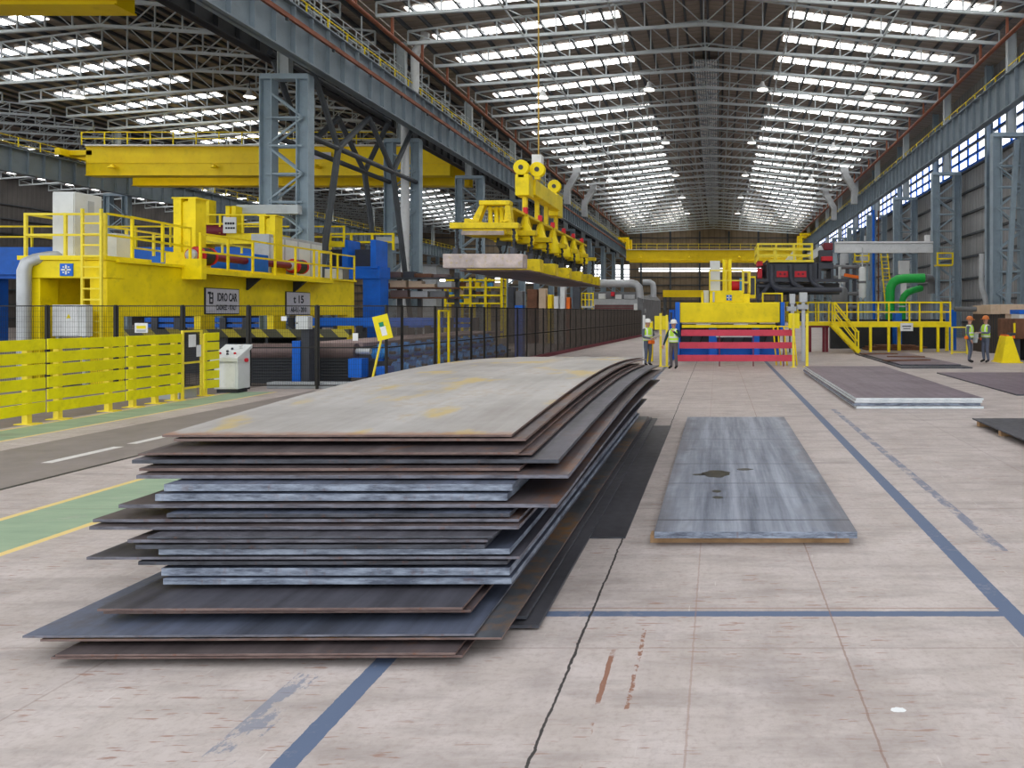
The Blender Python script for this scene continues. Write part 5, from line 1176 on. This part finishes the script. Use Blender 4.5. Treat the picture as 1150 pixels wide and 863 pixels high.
cab = thing('control_cabin', 'grey flat-roofed control cabin beyond the dark storage rack', 'cabin', (XX(462,62), 62, 0))
MB().box(XX(436,62), XX(490,62), 62, 65, 0, ZZ(299,62)).build('walls', 'grey_cab', cab); MB().box(XX(434,62), XX(492,62), 61.8, 65.2, ZZ(299,62), ZZ(297,62)).build('roof_slab', 'machine_grey', cab)
ys_ = thing('yellow_shelving', 'tall yellow pallet shelving beyond the fence, under the magnet beam', 'shelving', (XX(530,60), 60, 0))
for px in (500, 514, 528, 545, 563): 
    for d in (0, 1.0): MB().box(XX(px,60)-.09, XX(px,60)+.09, 60+d, 60.15+d, 0, ZZ(312,60)).build('upright', 'yellow', ys_)
for t_ in (314, 322, 331, 340): MB().box(XX(499,60), XX(564,60), 59.95, 60.1, ZZ(t_+1.8,60), ZZ(t_,60)).build('shelf_beam', 'yellow', ys_); MB().box(XX(499,60), XX(564,60), 60.1, 61.1, ZZ(t_+1.4,60), ZZ(t_+.6,60)).build('shelf_board', 'rust', ys_)
rr = random.Random(5); n = 0
for t_ in (322, 331, 340):
    px = 501.5
    while px < 556:
        w_ = rr.uniform(5, 10); mt = rr.choice(['machine_grey', 'beige', 'white_cab', 'crane_yellow', 'dark_grey', 'rust', 'motor_blue'])
        z = ZZ(t_+.6,60); tag(MB().box(XX(px,60), XX(px+w_,60), 60.22, 60.9, z+.003, z + rr.uniform(.25,.42)).build('crate', mt, bevel=.02), 'small crate on the yellow pallet shelving, %s level, %s along' % ({322:'upper', 331:'middle', 340:'lower'}[t_], ORD[n]), 'crate'); n += 1
        px += w_ + rr.uniform(.8, 3)
    n = 0
tag(MB().box(XX(578,33), XX(587,33), 33, 33.4, 0, ZZ(343,33)).build('blue_pillar', 'blue'), 'blue pillar standing just behind the receding mesh fence', 'pillar')
for a, b, t, mt, yy, lab in ((570, 577, 322, 'dark_grey', 50, 'dark grey cupboard beyond the mesh fence'), (579, 587, 327, 'machine_grey', 50, 'mid grey cupboard beyond the mesh fence'), (592, 603, 325, 'rust', 50, 'rusty brown container beyond the mesh fence'),
        (605, 613, 324, 'beige', 50, 'pale beige upright box beyond the mesh fence'), (615, 620, 331, 'crane_yellow', 50, 'yellow upright box beyond the mesh fence'), (622, 627, 333, 'white', 50, 'white upright box beyond the mesh fence'), (629, 634.5, 322, 'alu', 50, 'pale blue-grey post box beyond the mesh fence'), (636, 640, 334, 'orange', 50, 'orange box beyond the mesh fence'), (643, 651, 320, 'dark_grey', 50, 'dark square pillar beyond the mesh fence')):
    tag(MB().box(XX(a,yy), XX(b,yy), yy, yy+.6, 0, ZZ(t,yy)).build('cupboard', mt, bevel=.03), lab, 'cupboard')
for k, (px, w_) in enumerate(((568, 8), (598, 7), (618, 6))):
    pipe('floor_pipe', 'loose dark pipe lying high behind the mesh fence, %s from its near end' % ORD[k], 'pipe', [(XX(px-w_,48),48,ZZ(335-k,48)), (XX(px+w_*2,48),48.4,ZZ(333-k,48))], .12, 'machine_grey') if False else None
# grey levelling machine at the end of the fence
Y = 72.0
lm = thing('levelling_machine', 'grey machine with shutter and fat silver duct beyond the mesh fence end', 'machine', (-9, 72, 0))
def lb(a, b, t, bt, y0, y1, nm, mt, bev=.03): return MB().box(XX(a,Y), XX(b,Y), y0, y1, max(0,ZZ(bt,Y)), ZZ(t,Y)).build(nm, mt, lm, bevel=bev)
lb(664, 716, 336, 376, Y, Y+4, 'front_housing', 'grey_cab'); lb(668, 712, 342.5, 357, Y-.1, Y, 'shutter', 'roller'); lb(665, 668, 341, 362, Y-.2, Y, 'shutter_post', 'white_cab'); lb(712, 716, 341, 362, Y-.2, Y, 'shutter_post', 'white_cab')
for k in range(5): lb(668, 712, 343.5+2.6*k, 344.1+2.6*k, Y-.14, Y-.1, 'slat', 'maroon', 0)
lb(664, 716, 328, 336, Y+.3, Y+3, 'upper_housing', 'machine_grey'); lb(672, 680, 330, 336, Y, Y+.3, 'panel', 'white_cab'); lb(686, 690, 328, 333, Y-.1, Y+.3, 'red_lamp', 'red'); lb(691, 698, 331, 336, Y-.1, Y+.3, 'panel', 'white_cab'); lb(701, 713, 331, 336, Y-.1, Y+.3, 'panel', 'grey_cab')
MB().tube(gp((674,318.5,72.5), (708,318.5,72.5), (714,319.5,72.5), (717.5,323,72.5), (718.5,330,72.5), (718.5,340,72.5)), .38, 16).build('duct', 'galv', lm, True)
MB().tube(gp((722,317,76), (730,317,76), (733,319,76), (734,324,76), (734,334,76)), .3, 14).build('duct', 'galv', lm, True)
MB().hexa([(XX(716,Y),Y,0), (XX(722,Y),Y,0), (XX(742,90),90,0), (XX(735,90),90,0), (XX(716,Y),Y,ZZ(334,Y)), (XX(722,Y),Y,ZZ(336,Y)), (XX(742,90),90,ZZ(338,90)), (XX(735,90),90,ZZ(330,90))]).build('side_housing', 'machine_grey', lm)
for k in range(8): MB().lathe([(.0,0), (.22,0), (.22,.3), (.0,.3)], (XX(723,Y+1.5+1.9*k)-.1+.0*k, Y+1.5+1.9*k, 2.2), 10, 0, 'X').build('roller_end', 'galv', lm, True)
r = MB(); railing(r, [(XX(655,Y),Y-1.0,ZZ(344,Y)), (XX(668,Y),Y-1.0,ZZ(344,Y))], 1.2, .05, .4); r.build('ladder_cage', 'yellow', lm); lb(655, 668, 344, 346, Y-1.1, Y, 'ladder_deck', 'white_cab')
for px in (656, 667): lb(px-.5, px+.5, 346, 380, Y-1, Y-.8, 'deck_leg', 'yellow', 0)
tag(MB().box(XX(721.5,30), XX(724,30), 30.1, 30.3, 0, ZZ(354,30)).build('marker_post', 'white'), 'slim white marker post behind the worker with the clipboard', 'post')
tag(MB().box(XX(724.5,31.5), XX(733,31.5), 31.5, 31.8, 0, ZZ(361,31.5)).build('yellow_bollard', 'yellow', bevel=.02), 'yellow bollard cabinet behind the worker with the clipboard', 'bollard')

# ------------------------------------------------------------------ people
def skinned(name, nodes, edges, mats, matfn, parent, sub=2, root='pelvis'):
    me = bpy.data.meshes.new('t'); keys = list(nodes); ix = {k: i for i, k in enumerate(keys)}
    me.from_pydata([nodes[k][0] for k in keys], [(ix[a], ix[b]) for a, b in edges], [])
    o = bpy.data.objects.new('t', me); COL.objects.link(o)
    o.modifiers.new('s', 'SKIN'); lay = me.skin_vertices[0].data
    for k in keys:
        r = nodes[k][1]; lay[ix[k]].radius = r if isinstance(r, tuple) else (r, r); lay[ix[k]].use_root = (k == root)
    sm = o.modifiers.new('u', 'SUBSURF'); sm.levels = sub; sm.render_levels = sub
    dg = bpy.context.evaluated_depsgraph_get(); out = bpy.data.meshes.new_from_object(o.evaluated_get(dg)); out.name = name
    bpy.data.objects.remove(o)
    out.materials.clear()
    for m in mats: out.materials.append(M[m])
    for p in out.polygons: p.material_index = matfn(p.center); p.use_smooth = True
    r = bpy.data.objects.new(name, out); COL.objects.link(r); r.parent = parent; ORG[r] = Vector((0,0,0))
    return r
def hand(nodes, edges, wrist, d, side, curl, tag_):
    """five fingers off a palm; d = forearm direction"""
    d = Vector(d).normalized(); u = Vector((0,0,1)) if abs(d.z) < .8 else Vector((0,-1,0))
    a = d.cross(u).normalized(); b = a.cross(d).normalized()          # a = across the palm, b = back of the hand
    w = Vector(wrist); palm = w + d*.055
    nodes[tag_+'palm'] = (palm, (.022,.036)); edges.append((tag_+'w', tag_+'palm'))
    for k, ln in enumerate((.072, .08, .075, .058)):
        o = (k-1.5)*.021
        p0 = palm + d*.04 + a*o; p1 = p0 + (d*math.cos(curl) - b*math.sin(curl))*ln*.5; p2 = p1 + (d*math.cos(curl*2) - b*math.sin(curl*2))*ln*.5
        nodes[tag_+'f%da' % k] = (p0, .010); nodes[tag_+'f%db' % k] = (p1, .009); nodes[tag_+'f%dc' % k] = (p2, .008)
        edges += [(tag_+'palm', tag_+'f%da' % k), (tag_+'f%da' % k, tag_+'f%db' % k), (tag_+'f%db' % k, tag_+'f%dc' % k)]
    t0 = palm - d*.015 + a*(-.038*side); t1 = t0 + (d*.6 - a*.5*side - b*.3).normalized()*.04; t2 = t1 + (d*.9 - b*.4).normalized()*.03
    nodes[tag_+'ta'] = (t0, .012); nodes[tag_+'tb'] = (t1, .011); nodes[tag_+'tc'] = (t2, .009)
    edges += [(tag_+'palm', tag_+'ta'), (tag_+'ta', tag_+'tb'), (tag_+'tb', tag_+'tc')]
def person(label, loc, heading, scale, top, legs, helmet, arms, feet=((.10,.02),(-.10,-.02)), turn=0.0, pouch=None, paper=None, knee_fwd=(.03,.03)):
    """local frame: facing -Y, right hand at -X; arms = {side: (elbow, wrist)}"""
    root = thing('person', label, 'person', loc)
    ORG[root] = Vector((0,0,0))
    N = {'pelvis': ((0,0,.95), (.155,.115)), 'waist': ((0,-.005,1.08), (.145,.105)), 'chest': ((0,0,1.28), (.175,.118)), 'collar': ((0,.01,1.43), (.10,.085)),
         'neck': ((0,0,1.50), (.058,.060)), 'jaw': ((0,-.015,1.575), (.066,.078)), 'skull': ((0,-.005,1.66), (.078,.095)), 'crown': ((0,.005,1.735), (.06,.075))}
    E = [('pelvis','waist'), ('waist','chest'), ('chest','collar'), ('collar','neck'), ('neck','jaw'), ('jaw','skull'), ('skull','crown')]
    nd = Vector((math.sin(turn), -math.cos(turn), 0))
    N['nose'] = (tuple(Vector((0,-.005,1.625)) + nd*.10), .013); E.append(('skull','nose'))
    for s in (1, -1): N['ear%d' % s] = ((s*.085, .01, 1.63), (.012,.02)); E.append(('skull','ear%d' % s))
    for s, nm in ((1,'L'), (-1,'R')):
        el, wr = arms[nm]
        N[nm+'sh'] = ((s*.19,.01,1.40), (.068,.068)); N[nm+'el'] = (el, .050); N[nm+'w'] = (wr, .034)
        E += [('chest', nm+'sh'), (nm+'sh', nm+'el'), (nm+'el', nm+'w')]
        hand(N, E, wr, Vector(wr) - Vector(el), s, .55, nm)
        fx_, fy_ = feet[0 if s > 0 else 1]
        N[nm+'hip'] = ((s*.095,0,.86), (.095,.10)); N[nm+'kn'] = ((s*.10*.5 + fx_*.5, fy_*.5 - knee_fwd[0 if s > 0 else 1], .50), (.066,.07)); N[nm+'an'] = ((fx_, fy_+.03, .10), (.052,.055)); N[nm+'toe'] = ((fx_+s*.02, fy_-.14, .045), (.042,.035))
        E += [('pelvis', nm+'hip'), (nm+'hip', nm+'kn'), (nm+'kn', nm+'an'), (nm+'an', nm+'toe')]
    wl, wr_ = Vector(arms['L'][1]), Vector(arms['R'][1]); eL, eR = Vector(arms['L'][0]), Vector(arms['R'][0])
    def mf(c):
        if c.z > 1.485: return 0
        for w, e in ((wl, eL), (wr_, eR)):
            d = (w - e).normalized()
            q = c - w; t = q.dot(d)
            if 0 < t < .22 and (q - d*t).length < (.075 if t < .12 else .10) and not (c.z < .93 and abs(c.x) < .17): return 0
        if c.z < .13: return 3
        return 1 if c.z > .97 or abs(c.x) > .23 else 2
    body = skinned('body', N, E, ['skin', top, legs, 'boot'], mf, root)
    # vest: a shell around the torso
    prof = [(.975,.185,.14), (1.05,.182,.138), (1.16,.186,.140), (1.28,.20,.146), (1.38,.185,.135), (1.44,.14,.115), (1.475,.095,.095)]
    mb = MB(); seg = 24
    for z, rx, ry in prof:
        for k in range(seg): t = 2*math.pi*k/seg; mb.v.append(Vector((rx*math.copysign(abs(math.cos(t))**.85, math.cos(t)), ry*math.copysign(abs(math.sin(t))**.85, math.sin(t)), z)))
    for i in range(len(prof)-1):
        for k in range(seg): mb.f.append((i*seg+k, i*seg+(k+1)%seg, (i+1)*seg+(k+1)%seg, (i+1)*seg+k)); mb.mi.append(0)
    v = mb.build('vest', 'vest', root, True); so = v.modifiers.new('s', 'SOLIDIFY'); so.thickness = .012
    h = MB().lathe([(.135,1.665), (.150,1.672), (.150,1.684), (.122,1.69), (.120,1.73), (.103,1.78), (.065,1.81), (.02,1.822)], (0,0,0), 20).build('helmet', helmet, root, True)
    pk = nd*.15 + Vector((0,0,1.674)); MB().box(-.07, .07, -.19, -.12, 1.668, 1.680).build('helmet_peak', helmet, h)
    for s in (1, -1):
        q = Vector((0,-.005,1.640)) + nd*.088 + Vector((nd.y*-s*.032, nd.x*s*.032, 0)); MB().lathe([(.004,-.008), (.012,0), (.004,.008)], q, 8).build('eye', 'text', root)
    q = Vector((0,-.005,1.572)) + nd*.085; MB().box(q.x-.025, q.x+.025, q.y-.006, q.y+.006, q.z-.006, q.z+.006).build('mouth', 'rust', root)
    if pouch: MB().box(*pouch).build('pouch', 'orange', root, bevel=.02)
    root.rotation_euler = (0, 0, heading); root.scale = (scale,)*3
    return root
# clipboard worker, facing the other white helmet
person('worker in grey overalls, white helmet and green vest holding a clipboard', (XX(727.5,28.7), 28.7, 0), math.radians(40), 1.0, 'overall', 'overall', 'helmet_white',
       {'L': ((.25,-.05,1.13), (.12,-.30,1.10)), 'R': ((-.26,-.06,1.12), (-.10,-.34,1.08))}, pouch=(-.10,.10,-.32,-.15,.86,1.0))
tag(MB().hexa([tuple(Vector((XX(727.5,28.7),28.7,0)) + Matrix.Rotation(math.radians(40),3,'Z') @ Vector(q)) for q in ((-.12,-.40,1.07), (.12,-.40,1.07), (.12,-.70,1.20), (-.12,-.70,1.20), (-.12,-.40,1.082), (.12,-.40,1.082), (.12,-.70,1.212), (-.12,-.70,1.212))]).build('clipboard', 'white'), 'pale clipboard held by the grey overalled worker', 'clipboard')
person('worker in dark jacket and green vest, white helmet, one hand raised to chin', (XX(756.5,27.3), 27.3, 0), math.radians(-25), .99, 'darkjacket', 'trouser', 'helmet_white',
       {'L': ((.30,-.06,1.17), (.10,-.20,1.38)), 'R': ((-.30,-.03,1.13), (-.36,-.10,.88))})
person('worker in orange helmet and green vest standing with head bowed, back nearer the platform', (XX(1089,30.6), 30.6, 0), math.radians(55), 1.05, 'overall', 'overall', 'helmet_orange',
       {'L': ((.25,-.03,1.12), (.10,-.22,1.02)), 'R': ((-.27,0,1.12), (-.22,-.12,.90))}, pouch=(-.30,-.2,-.02,.12,.93,1.05))
person('worker in orange helmet and green vest holding a sheet, nearer the yellow buffer', (XX(1107,30.7), 30.7, 0), math.radians(-70), 1.06, 'overall', 'overall', 'helmet_orange',
       {'L': ((.25,-.06,1.14), (.13,-.33,1.16)), 'R': ((-.27,-.08,1.13), (-.10,-.34,1.16))}, pouch=(-.27,-.16,-.06,.06,.86,.96))
hs = Matrix.Rotation(math.radians(-70),3,'Z'); bl = Vector((XX(1107,30.7),30.7,0))
tag(MB().hexa([tuple(bl + hs @ (Vector(q))*1.06) for q in ((-.16,-.44,1.17), (.16,-.44,1.17), (.20,-.56,.78), (-.12,-.56,.78), (-.16,-.45,1.17), (.16,-.45,1.17), (.20,-.57,.78), (-.12,-.57,.78))]).build('drawing_sheet', 'grey_cab'), 'grey paper sheet held between the two orange-helmeted workers', 'paper')

# ------------------------------------------------------------------ camera, daylight
cd = bpy.data.cameras.new('camera'); cam = bpy.data.objects.new('camera', cd); COL.objects.link(cam)
cam.location = (0, 0, H); cam.rotation_euler = (math.pi/2, 0, 0)
cd.sensor_fit = 'HORIZONTAL'; cd.sensor_width = 36; cd.lens = 36 * F / 1150
cd.shift_x = (575 - VX) / 1150; cd.shift_y = -(431.5 - VY) / 1150; cd.clip_end = 600; cd.clip_start = .05
sc.camera = cam
w = bpy.data.worlds.new('sky'); sc.world = w; w.use_nodes = True
bg = w.node_tree.nodes['Background']; bg.inputs[0].default_value = (.93, .97, 1.0, 1); bg.inputs[1].default_value = 1.35
sc.view_settings.view_transform = 'Standard'; sc.view_settings.look = 'None'; sc.view_settings.gamma = 1; sc.view_settings.exposure = 0.46
sc.view_settings.use_curve_mapping = False
sc.cycles.use_denoising = True
sc.cycles.max_bounces = 8; sc.cycles.diffuse_bounces = 4; sc.cycles.glossy_bounces = 3
